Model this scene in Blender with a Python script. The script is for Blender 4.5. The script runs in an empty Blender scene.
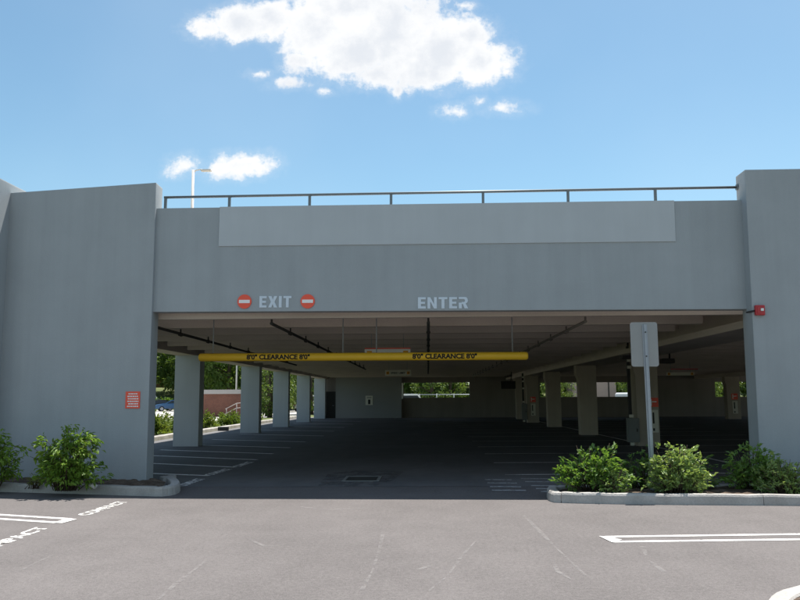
import bpy, bmesh, math, random
import numpy as np
from mathutils import Vector, Matrix

rng = random.Random(7)
S = bpy.context.scene
COL = S.collection
R = math.radians

# ------------------------------------------------------------------ camera
EYE, FPX = 1.65, 784.0
CAMROT = Matrix.Rotation(R(2.0), 4, 'Z') @ Matrix.Rotation(R(90 + 7.05), 4, 'X') @ Matrix.Rotation(R(-0.3), 4, 'Z')
cd = bpy.data.cameras.new('camera')
cam = bpy.data.objects.new('camera', cd)
COL.objects.link(cam)
cam.matrix_world = Matrix.Translation((0, 0, EYE)) @ CAMROT
cd.sensor_width = 36
cd.lens = FPX / 800 * 36
cd.clip_start, cd.clip_end = 0.1, 3000
S.camera = cam

# ------------------------------------------------------------------ sun, sky, exposure
SUN_EL, SUN_AZ = R(70.8), R(25)           # azimuth measured from +Y (behind the building) towards +X
sdir = Vector((math.cos(SUN_EL) * math.sin(SUN_AZ), math.cos(SUN_EL) * math.cos(SUN_AZ), math.sin(SUN_EL)))
sl = bpy.data.lights.new('sun', 'SUN')
sl.energy, sl.angle, sl.color = 4.6, R(0.53), (1.0, 0.95, 0.88)
so = bpy.data.objects.new('sun', sl)
COL.objects.link(so)
so.rotation_euler = sdir.to_track_quat('Z', 'Y').to_euler()
so.location = (10, 20, 60)

S.view_settings.view_transform = 'Standard'
S.view_settings.look = 'None'
S.view_settings.gamma = 1
S.view_settings.use_curve_mapping = False
S.view_settings.exposure = 0.95
S.render.engine = 'CYCLES'
S.cycles.max_bounces = 10
S.cycles.diffuse_bounces = 6
S.cycles.transparent_max_bounces = 16

W = bpy.data.worlds.new('World')
S.world = W
W.use_nodes = True
wn, wl = W.node_tree.nodes, W.node_tree.links
wn.clear()


def nd(nodes, t, **kw):
    n = nodes.new(t)
    for k, v in kw.items():
        setattr(n, k, v)
    return n


def mth(nodes, links, op, a, b=None, c=None, clamp=False):
    n = nodes.new('ShaderNodeMath')
    n.operation = op
    n.use_clamp = clamp
    for i, v in enumerate((a, b, c)):
        if v is None:
            continue
        if isinstance(v, (int, float)):
            n.inputs[i].default_value = v
        else:
            links.new(v, n.inputs[i])
    return n.outputs[0]


def build_world():
    m = lambda op, a, b=None, c=None, clamp=False: mth(wn, wl, op, a, b, c, clamp)
    sky = nd(wn, 'ShaderNodeTexSky', sky_type='NISHITA', sun_disc=False)
    sky.sun_elevation, sky.sun_rotation = SUN_EL, SUN_AZ
    sky.air_density, sky.dust_density, sky.ozone_density = 1.0, 0.6, 1.6
    tc = nd(wn, 'ShaderNodeTexCoord')
    sep = nd(wn, 'ShaderNodeSeparateXYZ')
    wl.new(tc.outputs['Generated'], sep.inputs[0])
    dx, dy, dz = sep.outputs
    den = m('MAXIMUM', dy, 0.02)
    u, v = m('DIVIDE', dx, den), m('DIVIDE', dz, den)
    # ragged edges: the cloud coordinates are shaken by two octaves of noise
    cmb = nd(wn, 'ShaderNodeCombineXYZ')
    wl.new(u, cmb.inputs[0]); wl.new(v, cmb.inputs[1])
    n1 = nd(wn, 'ShaderNodeTexNoise'); n1.inputs['Scale'].default_value = 17; n1.inputs['Detail'].default_value = 7
    n1.inputs['Roughness'].default_value = 0.62
    wl.new(cmb.outputs[0], n1.inputs['Vector'])
    n2 = nd(wn, 'ShaderNodeTexNoise'); n2.inputs['Scale'].default_value = 60; n2.inputs['Detail'].default_value = 6
    n2.inputs['Roughness'].default_value = 0.65
    wl.new(cmb.outputs[0], n2.inputs['Vector'])
    a1 = m('MULTIPLY', m('SUBTRACT', n1.outputs[0], 0.5), 1.15)
    a2 = m('MULTIPLY', m('SUBTRACT', n2.outputs[0], 0.5), 0.8)
    shake = m('ADD', a1, a2)

    def px(x, y):
        d = CAMROT @ Vector(((x - 400) / FPX, -(y - 300) / FPX, -1))
        return d.x / d.y, d.z / d.y
    # cloud puffs: centre and half sizes
    puffs = [(205, 28, 26, 15), (238, 22, 34, 20), (272, 18, 30, 24), (318, 30, 46, 40), (352, 50, 56, 36),
             (395, 34, 72, 52), (440, 50, 62, 40), (482, 62, 38, 27), (470, 36, 28, 20), (350, 8, 70, 28),
             (300, 60, 22, 14), (375, 74, 46, 17), (425, 74, 50, 17), (505, 72, 14, 10), (290, 84, 18, 6), (500, 108, 22, 7), (456, 111, 15, 7),
             (480, 102, 10, 6), (182, 166, 20, 11), (243, 165, 34, 15), (222, 170, 22, 10), (258, 160, 18, 10),
             (326, 91, 7, 4), (258, 74, 12, 5), (430, 2, 16, 7), (464, 6, 12, 5), (398, 90, 5, 7)]
    best = None
    for (x, y, w, h) in puffs:
        cu, cv = px(x, y)
        eu = abs(px(x + w, y)[0] - cu); ev = abs(px(x, y - h)[1] - cv)
        du = m('DIVIDE', m('SUBTRACT', u, cu), eu)
        dv = m('DIVIDE', m('SUBTRACT', v, cv), ev)
        r = m('SQRT', m('ADD', m('MULTIPLY', du, du), m('MULTIPLY', dv, dv)))
        val = m('SUBTRACT', 1.0, r)
        val = m('MULTIPLY', val, min(1.0, max(0.32, h / 24)))
        best = val if best is None else m('MAXIMUM', best, val)
    dens = m('ADD', best, shake)
    ss = nd(wn, 'ShaderNodeMapRange', interpolation_type='SMOOTHSTEP')
    wl.new(dens, ss.inputs[0])
    ss.inputs[1].default_value, ss.inputs[2].default_value = -0.08, 0.34
    front = m('GREATER_THAN', dy, 0.05)
    # no stray wisps far outside the puffs
    near = nd(wn, 'ShaderNodeMapRange', interpolation_type='SMOOTHSTEP')
    wl.new(best, near.inputs[0])
    near.inputs[1].default_value, near.inputs[2].default_value = -0.55, -0.05
    veil = nd(wn, 'ShaderNodeMapRange', interpolation_type='SMOOTHSTEP'); wl.new(dens, veil.inputs[0])
    veil.inputs[1].default_value, veil.inputs[2].default_value, veil.inputs[4].default_value = -0.34, 0.1, 0.12
    mask = m('MULTIPLY', m('MULTIPLY', m('MAXIMUM', ss.outputs[0], veil.outputs[0]), near.outputs[0]), front)
    # unseen clouds added behind the viewer to brighten the shaded front
    nb_ = nd(wn, 'ShaderNodeTexNoise'); nb_.inputs['Scale'].default_value = 2.6; nb_.inputs['Detail'].default_value = 8
    nb_.inputs['Roughness'].default_value = 0.6
    wl.new(tc.outputs['Generated'], nb_.inputs['Vector'])
    rb = nd(wn, 'ShaderNodeMapRange', interpolation_type='SMOOTHSTEP'); wl.new(nb_.outputs[0], rb.inputs[0])
    rb.inputs[1].default_value, rb.inputs[2].default_value = 0.53, 0.63
    back = nd(wn, 'ShaderNodeMapRange', interpolation_type='SMOOTHSTEP'); wl.new(dy, back.inputs[0])
    back.inputs[1].default_value, back.inputs[2].default_value = 0.15, -0.1
    mask = m('MAXIMUM', mask, m('MULTIPLY', rb.outputs[0], back.outputs[0]))
    # thin high haze streaks over the whole sky
    st = nd(wn, 'ShaderNodeTexNoise'); st.inputs['Scale'].default_value = 2.2; st.inputs['Detail'].default_value = 4
    wl.new(tc.outputs['Generated'], st.inputs['Vector'])
    stm = nd(wn, 'ShaderNodeMapRange'); wl.new(st.outputs[0], stm.inputs[0])
    stm.inputs[1].default_value, stm.inputs[2].default_value, stm.inputs[4].default_value = 0.45, 0.8, 0.12
    tint = nd(wn, 'ShaderNodeMix', data_type='RGBA', blend_type='MULTIPLY')
    tint.inputs[0].default_value = 1.0
    wl.new(sky.outputs[0], tint.inputs[6]); tint.inputs[7].default_value = SKY_TINT
    wht = nd(wn, 'ShaderNodeMix', data_type='RGBA')
    wl.new(stm.outputs[0], wht.inputs[0]); wl.new(tint.outputs[2], wht.inputs[6])
    wht.inputs[7].default_value = (4.6, 5.3, 5.9, 1)
    # cloud body: brighter rims, slightly grey bellies
    body = nd(wn, 'ShaderNodeMapRange', interpolation_type='SMOOTHSTEP'); wl.new(dens, body.inputs[0])
    n3 = nd(wn, 'ShaderNodeTexNoise'); n3.inputs['Scale'].default_value = 9; n3.inputs['Detail'].default_value = 5
    wl.new(cmb.outputs[0], n3.inputs['Vector'])
    bd = m('ADD', dens, m('MULTIPLY', m('SUBTRACT', n3.outputs[0], 0.5), 2.2))
    wl.new(bd, body.inputs[0])
    body.inputs[1].default_value, body.inputs[2].default_value = 0.15, 1.0
    bc = nd(wn, 'ShaderNodeMix', data_type='RGBA')
    wl.new(body.outputs[0], bc.inputs[0])
    bc.inputs[6].default_value = CLOUD_RIM
    bc.inputs[7].default_value = CLOUD_BODY
    mix = nd(wn, 'ShaderNodeMix', data_type='RGBA')
    wl.new(mask, mix.inputs[0]); wl.new(wht.outputs[2], mix.inputs[6]); wl.new(bc.outputs[2], mix.inputs[7])
    bg = nd(wn, 'ShaderNodeBackground'); bg.inputs[1].default_value = SKY_STRENGTH
    wl.new(mix.outputs[2], bg.inputs[0])
    out = nd(wn, 'ShaderNodeOutputWorld'); wl.new(bg.outputs[0], out.inputs[0])


SKY_STRENGTH = 0.10
SKY_TINT = (0.71, 0.845, 0.785, 1)
CLOUD_RIM = (5.25, 5.3, 5.35, 1)
CLOUD_BODY = (4.2, 4.4, 4.7, 1)
build_world()

# ------------------------------------------------------------------ pixel helpers (photograph pixels to places)


def ray(x, y):
    return (CAMROT @ Vector(((x - 400) / FPX, -(y - 300) / FPX, -1)))


def G(x, y, z=0.0):
    d = ray(x, y); t = (z - EYE) / d.z
    return Vector((d.x * t, d.y * t, z))


def atY(x, y, Y):
    d = ray(x, y); t = Y / d.y
    return Vector((d.x * t, Y, EYE + d.z * t))


# ------------------------------------------------------------------ materials


def mat(name, col, rough=0.8, spec=0.3, metal=0.0, var=0.0, vscale=3.0, fine=0.0, fscale=80.0, bump=0.0, bscale=60.0,
        streak=0.0, sscale=2.5, col2=None):
    """procedural paint/concrete/metal: base colour with broad mottling, fine grain, optional vertical streaks and bump"""
    M = bpy.data.materials.new(name)
    M.use_nodes = True
    n, l = M.node_tree.nodes, M.node_tree.links
    b = n['Principled BSDF']
    b.inputs['Roughness'].default_value = rough
    b.inputs['Specular IOR Level'].default_value = spec
    b.inputs['Metallic'].default_value = metal
    tc = nd(n, 'ShaderNodeTexCoord')
    P = tc.outputs['Object']
    fac = None

    def noise(scale, detail=4, vec=None, rough_=0.55):
        t = nd(n, 'ShaderNodeTexNoise')
        t.inputs['Scale'].default_value = scale; t.inputs['Detail'].default_value = detail
        t.inputs['Roughness'].default_value = rough_
        l.new(vec or P, t.inputs['Vector'])
        return t.outputs[0]
    terms = []
    if var:
        terms.append((noise(vscale, 5), var))
    if fine:
        terms.append((noise(fscale, 2), fine))
    if streak:
        mp = nd(n, 'ShaderNodeMapping'); l.new(P, mp.inputs[0])
        mp.inputs['Scale'].default_value = (sscale, sscale, sscale * 0.05)
        terms.append((noise(2.0, 5, mp.outputs[0], 0.65), streak))
    tot = None
    for s, a in terms:
        t = mth(n, l, 'MULTIPLY', mth(n, l, 'SUBTRACT', s, 0.5), a * 2)
        tot = t if tot is None else mth(n, l, 'ADD', tot, t)
    if tot is None:
        tot = mth(n, l, 'MULTIPLY', mth(n, l, 'SUBTRACT', noise(5, 3), 0.5), 0.12)
    k = mth(n, l, 'ADD', tot, 1.0)
    mx = nd(n, 'ShaderNodeMix', data_type='RGBA', blend_type='MULTIPLY'); mx.inputs[0].default_value = 1
    if col2 is not None:
        c2 = nd(n, 'ShaderNodeMix', data_type='RGBA')
        rr = nd(n, 'ShaderNodeMapRange'); l.new(noise(vscale * 0.6, 5), rr.inputs[0])
        rr.inputs[1].default_value, rr.inputs[2].default_value = 0.4, 0.65
        l.new(rr.outputs[0], c2.inputs[0])
        c2.inputs[6].default_value = (*col, 1); c2.inputs[7].default_value = (*col2, 1)
        l.new(c2.outputs[2], mx.inputs[6])
    else:
        mx.inputs[6].default_value = (*col, 1)
    cc = nd(n, 'ShaderNodeCombineColor')
    for i in range(3):
        l.new(k, cc.inputs[i])
    l.new(cc.outputs[0], mx.inputs[7])
    l.new(mx.outputs[2], b.inputs['Base Color'])
    if bump:
        bp = nd(n, 'ShaderNodeBump'); bp.inputs['Strength'].default_value = bump
        bp.inputs['Distance'].default_value = 0.02
        l.new(noise(bscale, 4), bp.inputs['Height']); l.new(bp.outputs[0], b.inputs['Normal'])
    return M


def leafmat(name, c1, c2, trans=0.35, spec=0.3, rough=0.5):
    M = bpy.data.materials.new(name)
    M.use_nodes = True
    n, l = M.node_tree.nodes, M.node_tree.links
    b = n['Principled BSDF']; b.inputs['Roughness'].default_value = rough; b.inputs['Specular IOR Level'].default_value = spec
    g = nd(n, 'ShaderNodeNewGeometry')
    tc = nd(n, 'ShaderNodeTexCoord'); no = nd(n, 'ShaderNodeTexNoise'); no.inputs['Scale'].default_value = 1.1
    l.new(tc.outputs['Object'], no.inputs['Vector'])
    oi = nd(n, 'ShaderNodeObjectInfo')
    f = mth(n, l, 'ADD', mth(n, l, 'MULTIPLY', g.outputs['Random Per Island'], 0.6), mth(n, l, 'MULTIPLY', no.outputs[0], 0.5))
    f = mth(n, l, 'ADD', f, mth(n, l, 'MULTIPLY', mth(n, l, 'SUBTRACT', oi.outputs['Random'], 0.5), 0.35), clamp=True)
    mx = nd(n, 'ShaderNodeMix', data_type='RGBA'); l.new(f, mx.inputs[0])
    mx.inputs[6].default_value = (*c1, 1); mx.inputs[7].default_value = (*c2, 1)
    l.new(mx.outputs[2], b.inputs['Base Color'])
    t = nd(n, 'ShaderNodeBsdfTranslucent')
    tm = nd(n, 'ShaderNodeMix', data_type='RGBA', blend_type='MULTIPLY'); tm.inputs[0].default_value = 1
    l.new(mx.outputs[2], tm.inputs[6]); tm.inputs[7].default_value = (1.6, 1.5, 0.7, 1)
    l.new(tm.outputs[2], t.inputs[0])
    ms = nd(n, 'ShaderNodeMixShader'); ms.inputs[0].default_value = trans
    l.new(b.outputs[0], ms.inputs[1]); l.new(t.outputs[0], ms.inputs[2])
    l.new(ms.outputs[0], n['Material Output'].inputs[0])
    return M


def asphalt(name, base, patch, speck):
    M = bpy.data.materials.new(name)
    M.use_nodes = True
    n, l = M.node_tree.nodes, M.node_tree.links
    b = n['Principled BSDF']; b.inputs['Roughness'].default_value = 0.9; b.inputs['Specular IOR Level'].default_value = 0.2
    tc = nd(n, 'ShaderNodeTexCoord'); P = tc.outputs['Object']

    def noise(s, d=5, r=0.6, vec=None):
        t = nd(n, 'ShaderNodeTexNoise'); t.inputs['Scale'].default_value = s; t.inputs['Detail'].default_value = d
        t.inputs['Roughness'].default_value = r
        l.new(vec or P, t.inputs['Vector']); return t.outputs[0]
    mp = nd(n, 'ShaderNodeMapping'); l.new(P, mp.inputs[0]); mp.inputs['Scale'].default_value = (1.0, 0.22, 1.0)
    tyre = noise(0.9, 5, 0.6, mp.outputs[0])
    big, mid, fine, grit = noise(0.35), noise(2.3, 6), noise(22, 4, 0.7), noise(75, 3, 0.75)
    k = None
    for s, a in ((big, patch), (mid, patch * 0.55), (tyre, patch * 0.7), (fine, speck * 0.6), (grit, speck)):
        t = mth(n, l, 'MULTIPLY', mth(n, l, 'SUBTRACT', s, 0.5), 2 * a)
        k = t if k is None else mth(n, l, 'ADD', k, t)
    k = mth(n, l, 'ADD', k, 1.0)
    # small pale stones
    vo = nd(n, 'ShaderNodeTexVoronoi'); vo.inputs['Scale'].default_value = 26
    l.new(P, vo.inputs['Vector'])
    dot = mth(n, l, 'LESS_THAN', vo.outputs['Distance'], 0.09)
    sel = mth(n, l, 'GREATER_THAN', noise(7, 2), 0.6)
    k = mth(n, l, 'ADD', k, mth(n, l, 'MULTIPLY', mth(n, l, 'MULTIPLY', dot, sel), 0.45))
    mx = nd(n, 'ShaderNodeMix', data_type='RGBA', blend_type='MULTIPLY'); mx.inputs[0].default_value = 1
    mx.inputs[6].default_value = (*base, 1)
    cc = nd(n, 'ShaderNodeCombineColor')
    for i in range(3):
        l.new(k, cc.inputs[i])
    l.new(cc.outputs[0], mx.inputs[7]); l.new(mx.outputs[2], b.inputs['Base Color'])
    bp = nd(n, 'ShaderNodeBump'); bp.inputs['Strength'].default_value = 0.5; bp.inputs['Distance'].default_value = 0.008
    l.new(grit, bp.inputs['Height']); l.new(bp.outputs[0], b.inputs['Normal'])
    return M


def worn(name, col, wear=0.5, scale=14, alpha=1.0):
    """paint that is worn through in spots"""
    M = mat(name, col, 0.75, 0.2, var=0.12, vscale=5, fine=0.08)
    M.use_nodes = True
    n, l = M.node_tree.nodes, M.node_tree.links
    tc = nd(n, 'ShaderNodeTexCoord')
    t = nd(n, 'ShaderNodeTexNoise'); t.inputs['Scale'].default_value = scale; t.inputs['Detail'].default_value = 6
    t.inputs['Roughness'].default_value = 0.7
    l.new(tc.outputs['Object'], t.inputs['Vector'])
    rr = nd(n, 'ShaderNodeMapRange'); l.new(t.outputs[0], rr.inputs[0])
    rr.inputs[1].default_value, rr.inputs[2].default_value = wear - 0.08, wear + 0.08
    rr.inputs[4].default_value = alpha
    l.new(rr.outputs[0], n['Principled BSDF'].inputs['Alpha'])
    return M


def brickmat(name, c1, c2, mortar, scale=4.5):
    M = bpy.data.materials.new(name); M.use_nodes = True
    n, l = M.node_tree.nodes, M.node_tree.links
    b = n['Principled BSDF']; b.inputs['Roughness'].default_value = 0.9
    tc = nd(n, 'ShaderNodeTexCoord'); mp = nd(n, 'ShaderNodeMapping'); l.new(tc.outputs['Object'], mp.inputs[0])
    mp.inputs['Rotation'].default_value = (R(90), 0, 0)
    br = nd(n, 'ShaderNodeTexBrick'); br.inputs['Scale'].default_value = scale
    br.inputs['Color1'].default_value = (*c1, 1); br.inputs['Color2'].default_value = (*c2, 1)
    br.inputs['Mortar'].default_value = (*mortar, 1); br.inputs['Mortar Size'].default_value = 0.012
    l.new(mp.outputs[0], br.inputs['Vector'])
    no = nd(n, 'ShaderNodeTexNoise'); no.inputs['Scale'].default_value = 0.8; no.inputs['Detail'].default_value = 5
    l.new(tc.outputs['Object'], no.inputs['Vector'])
    mx = nd(n, 'ShaderNodeMix', data_type='RGBA', blend_type='MULTIPLY'); mx.inputs[0].default_value = 0.6
    l.new(br.outputs[0], mx.inputs[6]); l.new(no.outputs[0], mx.inputs[7])
    l.new(mx.outputs[2], b.inputs['Base Color'])
    return M


M = {}
M['asphalt'] = asphalt('lot_asphalt', (0.132, 0.121, 0.119), 0.24, 0.75)
M['floor'] = asphalt('garage_asphalt', (0.14, 0.138, 0.142), 0.34, 0.22)
M['wall'] = mat('grey_painted_concrete', (0.345, 0.372, 0.388), 0.85, 0.2, var=0.10, vscale=1.3, fine=0.04, fscale=40,
                bump=0.12, bscale=35, streak=0.09, sscale=2.2)
M['panel'] = mat('pale_grey_painted_concrete', (0.47, 0.50, 0.52), 0.85, 0.2, var=0.06, vscale=1.5, fine=0.03, streak=0.05)
M['concrete'] = mat('bare_precast_concrete', (0.58, 0.51, 0.455), 0.9, 0.15, var=0.16, vscale=0.9, fine=0.08, fscale=30, bump=0.15, bscale=25)
M['column'] = mat('column_concrete', (0.43, 0.375, 0.315), 0.9, 0.15, var=0.16, vscale=1.2, fine=0.06, streak=0.1)
M['column_paint'] = mat('pale_column_paint', (0.46, 0.50, 0.54), 0.85, 0.2, var=0.08, vscale=1.2, fine=0.04, streak=0.08)
M['rearwall'] = mat('rear_wall_concrete', (0.26, 0.235, 0.215), 0.9, 0.15, var=0.15, vscale=0.6, fine=0.08, streak=0.2, sscale=1.0)
M['corewall'] = mat('stair_core_paint', (0.30, 0.305, 0.31), 0.9, 0.15, var=0.1, vscale=0.6)
M['kerb'] = mat('kerb_concrete', (0.44, 0.42, 0.40), 0.9, 0.2, var=0.2, vscale=2.6, fine=0.2, fscale=45, bump=0.35, bscale=50, col2=(0.33, 0.31, 0.29))
M['mulch'] = mat('bark_mulch', (0.085, 0.062, 0.048), 0.95, 0.1, var=0.35, vscale=9, fine=0.5, fscale=60, bump=1.0, bscale=45, col2=(0.15, 0.115, 0.09))
M['road'] = mat('pale_road_concrete', (0.40, 0.385, 0.36), 0.9, 0.2, var=0.1, vscale=0.3, fine=0.08)
M['grass'] = mat('lawn', (0.095, 0.12, 0.05), 0.95, 0.1, var=0.35, vscale=0.5, fine=0.4, fscale=12, bump=0.8, bscale=8, col2=(0.14, 0.155, 0.07))
M['paint'] = worn('white_road_paint', (0.74, 0.73, 0.71), 0.40, 30)
M['text_paint'] = worn('worn_lettering_paint', (0.70, 0.69, 0.67), 0.47, 26)
M['stall'] = worn('garage_line_paint', (0.82, 0.82, 0.82), 0.37, 9)
M['stop'] = worn('faint_stop_paint', (0.62, 0.62, 0.62), 0.42, 9, 0.6)
M['scuff'] = worn('pale_scuff', (0.30, 0.285, 0.28), 0.50, 7, 0.42)
M['patch'] = worn('pale_patch', (0.13, 0.13, 0.13), 0.52, 3, 0.8)
M['galv'] = mat('galvanised_steel', (0.33, 0.36, 0.39), 0.55, 0.4, metal=0.35, var=0.1, vscale=8)
M['rail'] = mat('grey_rail_steel', (0.17, 0.19, 0.20), 0.5, 0.4, metal=0.5, var=0.08)
M['signback'] = mat('bare_sheet_aluminium', (0.30, 0.305, 0.30), 0.6, 0.35, metal=0.15, var=0.06, vscale=5)
M['yellow'] = mat('yellow_gloss_paint', (0.93, 0.56, 0.035), 0.4, 0.4, var=0.06, vscale=4)
M['black'] = mat('black_paint', (0.02, 0.02, 0.022), 0.6, 0.3)
M['dark'] = mat('dark_iron', (0.035, 0.034, 0.033), 0.6, 0.3, var=0.15)
M['pipe'] = mat('brown_pipe', (0.16, 0.14, 0.125), 0.6, 0.3, var=0.15)
M['red'] = mat('red_enamel', (0.88, 0.115, 0.065), 0.45, 0.35, var=0.05)
M['alarm'] = mat('alarm_red', (0.42, 0.022, 0.03), 0.35, 0.45)
M['white'] = mat('white_enamel', (0.86, 0.85, 0.83), 0.5, 0.35)
M['letter'] = mat('pale_blue_grey_letter', (0.62, 0.69, 0.76), 0.6, 0.3)
M['cream'] = mat('cream_sign', (0.72, 0.69, 0.60), 0.55, 0.3)
M['orange'] = mat('orange_sign_paint', (0.75, 0.36, 0.03), 0.55, 0.3)
M['greybox'] = mat('grey_metal_box', (0.20, 0.21, 0.205), 0.6, 0.3, var=0.12)
M['lamp'] = mat('white_lamp_enamel', (0.66, 0.62, 0.58), 0.5, 0.3)
M['lens'] = mat('strobe_lens', (0.72, 0.8, 0.78), 0.15, 0.5)
M['stone'] = mat('pale_stone', (0.6, 0.58, 0.55), 0.9, 0.2, var=0.2, vscale=20)
M['bark'] = mat('bark', (0.085, 0.065, 0.048), 0.95, 0.1, var=0.3, vscale=4, bump=0.6, bscale=20)
M['brick'] = brickmat('red_brick', (0.33, 0.12, 0.075), (0.25, 0.09, 0.06), (0.36, 0.31, 0.27))
M['cap'] = mat('stone_cap', (0.48, 0.44, 0.42), 0.9, 0.2, var=0.1)
M['pinkwall'] = mat('pinkish_render', (0.52, 0.39, 0.35), 0.9, 0.2, var=0.07)
M['brownwall'] = mat('brown_wall', (0.20, 0.12, 0.07), 0.9, 0.2, var=0.1)
M['glass'] = mat('dark_glass', (0.025, 0.03, 0.035), 0.12, 0.6)
M['tyre'] = mat('tyre_rubber', (0.025, 0.025, 0.025), 0.85, 0.2)
M['rim'] = mat('alloy_rim', (0.45, 0.45, 0.46), 0.35, 0.5, metal=0.7)
for k, c in (('blue', (0.05, 0.13, 0.27)), ('charcoal', (0.02, 0.022, 0.025)), ('whitecar', (0.72, 0.72, 0.72)), ('silver', (0.42, 0.44, 0.46)), ('redcar', (0.35, 0.03, 0.03))):
    M['car_' + k] = mat('car_paint_' + k, c, 0.25, 0.6)
M['leaf_left'] = leafmat('drooping_leaf', (0.075, 0.17, 0.02), (0.25, 0.36, 0.06), 0.35)
M['leaf_dark'] = leafmat('dark_shrub_leaf', (0.065, 0.15, 0.028), (0.18, 0.30, 0.07), 0.35, 0.5, 0.4)
M['leaf_pale_sunlit'] = leafmat('pale_sunlit_shrub_leaf', (0.09, 0.18, 0.035), (0.30, 0.40, 0.15), 0.3, 0.55, 0.36)  # paler leaf; the sunlit look of the front shrubs is partly in this colour
M['leaf_weed'] = leafmat('weed_leaf', (0.10, 0.15, 0.03), (0.22, 0.24, 0.06), 0.3)
M['leaf_strip'] = leafmat('hedge_leaf', (0.07, 0.13, 0.02), (0.17, 0.22, 0.05), 0.3)
M['leaf_tree'] = leafmat('tree_leaf', (0.05, 0.105, 0.022), (0.13, 0.20, 0.05), 0.4)
M['leaf_tree_pale'] = leafmat('pale_tree_leaf', (0.055, 0.105, 0.022), (0.13, 0.185, 0.05), 0.35)

# ------------------------------------------------------------------ mesh helpers


def bx(bm, x0, x1, y0, y1, z0, z1, bev=0.0):
    vs = [bm.verts.new((x, y, z)) for z in (z0, z1) for y in (y0, y1) for x in (x0, x1)]
    fs = [bm.faces.new([vs[i] for i in q]) for q in ((0, 2, 3, 1), (4, 5, 7, 6), (0, 1, 5, 4), (2, 6, 7, 3), (0, 4, 6, 2), (1, 3, 7, 5))]
    if bev:
        es = list({e for f in fs for e in f.edges})
        bmesh.ops.bevel(bm, geom=es, offset=bev, segments=2, affect='EDGES', profile=0.7)


def prism(bm, pts, z0, z1, bev=0.0):
    """vertical prism over a plan polygon (counter-clockwise)"""
    a = [bm.verts.new((p[0], p[1], z0)) for p in pts]; b = [bm.verts.new((p[0], p[1], z1)) for p in pts]
    n = len(pts); fs = [bm.faces.new(a[::-1]), bm.faces.new(b)]
    for i in range(n):
        j = (i + 1) % n
        fs.append(bm.faces.new((a[i], a[j], b[j], b[i])))
    if bev:
        bmesh.ops.bevel(bm, geom=list({e for f in fs for e in f.edges}), offset=bev, segments=2, affect='EDGES', profile=0.7)


def tube(bm, pts, r, n=10, caps=True):
    """round bar along a path; r is a number or one radius per point"""
    pts = [Vector(p) for p in pts]
    rs = r if isinstance(r, (list, tuple)) else [r] * len(pts)
    rings = []
    for i, p in enumerate(pts):
        t = (pts[min(i + 1, len(pts) - 1)] - pts[max(i - 1, 0)]).normalized()
        up = Vector((0, 0, 1)) if abs(t.z) < 0.9 else Vector((1, 0, 0))
        a = t.cross(up).normalized(); b = t.cross(a)
        rings.append([bm.verts.new(p + (a * math.cos(k * 2 * math.pi / n) + b * math.sin(k * 2 * math.pi / n)) * rs[i]) for k in range(n)])
    for i in range(len(rings) - 1):
        for k in range(n):
            f = bm.faces.new((rings[i][k], rings[i][(k + 1) % n], rings[i + 1][(k + 1) % n], rings[i + 1][k]))
            f.smooth = True
    if caps:
        bm.faces.new(rings[0][::-1]); bm.faces.new(rings[-1])


def link(o, parent=None):
    COL.objects.link(o)
    if parent:
        o.parent = parent
    return o


def world_off(o):
    v = Vector((0, 0, 0))
    while o:
        v += o.location; o = o.parent
    return v


def obj(name, bm, m, parent=None, local=False, smooth=None):
    """one mesh object; coordinates are world ones unless local"""
    bmesh.ops.recalc_face_normals(bm, faces=bm.faces)
    if parent is not None and not local:
        bmesh.ops.translate(bm, verts=bm.verts, vec=-world_off(parent))
    me = bpy.data.meshes.new(name)
    bm.to_mesh(me); bm.free()
    for x in (m if isinstance(m, list) else [m]):
        me.materials.append(x)
    return link(bpy.data.objects.new(name, me), parent)


def nb():
    return bmesh.new()


def tag(o, label=None, cat=None, group=None, kind=None):
    for k, v in (('label', label), ('category', cat), ('group', group), ('kind', kind)):
        if v:
            o[k] = v
    return o


def thing(name, label, cat, loc=(0, 0, 0), group=None, rz=0):
    o = bpy.data.objects.new(name, None)
    o.location = loc; o.rotation_euler = (0, 0, rz)
    o.empty_display_size = 0.3
    link(o)
    return tag(o, label, cat, group)


def struct(name, bm, m, label=None, cat=None, kind='structure'):
    o = obj(name, bm, m)
    return tag(o, label, cat, None, kind)


def dup(root, loc, rz=None, label=None, scale=None):
    def cp(o, par):
        c = o.copy(); COL.objects.link(c); c.parent = par
        for ch in list(o.children):
            cp(ch, c)
        return c
    r = cp(root, None)
    r.location = loc
    if rz is not None:
        r.rotation_euler = (0, 0, rz)
    if scale:
        r.scale = scale
    if label:
        r['label'] = label
    return r


def text_bm(body, w, h, depth=0.01, bold=0.02):
    """lettering in the x-z plane, centred, facing -y, fitted to w x h"""
    cu = bpy.data.curves.new('lettering', 'FONT')
    cu.body = body; cu.size = 1; cu.offset = bold; cu.extrude = 0.5; cu.resolution_u = 3
    to = bpy.data.objects.new('lettering', cu)
    COL.objects.link(to)
    dg = bpy.context.evaluated_depsgraph_get()
    me = bpy.data.meshes.new_from_object(to.evaluated_get(dg))
    COL.objects.unlink(to); bpy.data.objects.remove(to); bpy.data.curves.remove(cu)
    bm = nb(); bm.from_mesh(me); bpy.data.meshes.remove(me)
    xs = [v.co.x for v in bm.verts]; ys = [v.co.y for v in bm.verts]
    x0, x1, y0, y1 = min(xs), max(xs), min(ys), max(ys)
    for v in bm.verts:
        x = (v.co.x - (x0 + x1) / 2) / (x1 - x0) * w; z = (v.co.y - (y0 + y1) / 2) / (y1 - y0) * h
        v.co = (x, -v.co.z * depth, z)
    return bm


def shift(bm, v):
    bmesh.ops.translate(bm, verts=bm.verts, vec=Vector(v)); return bm


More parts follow.
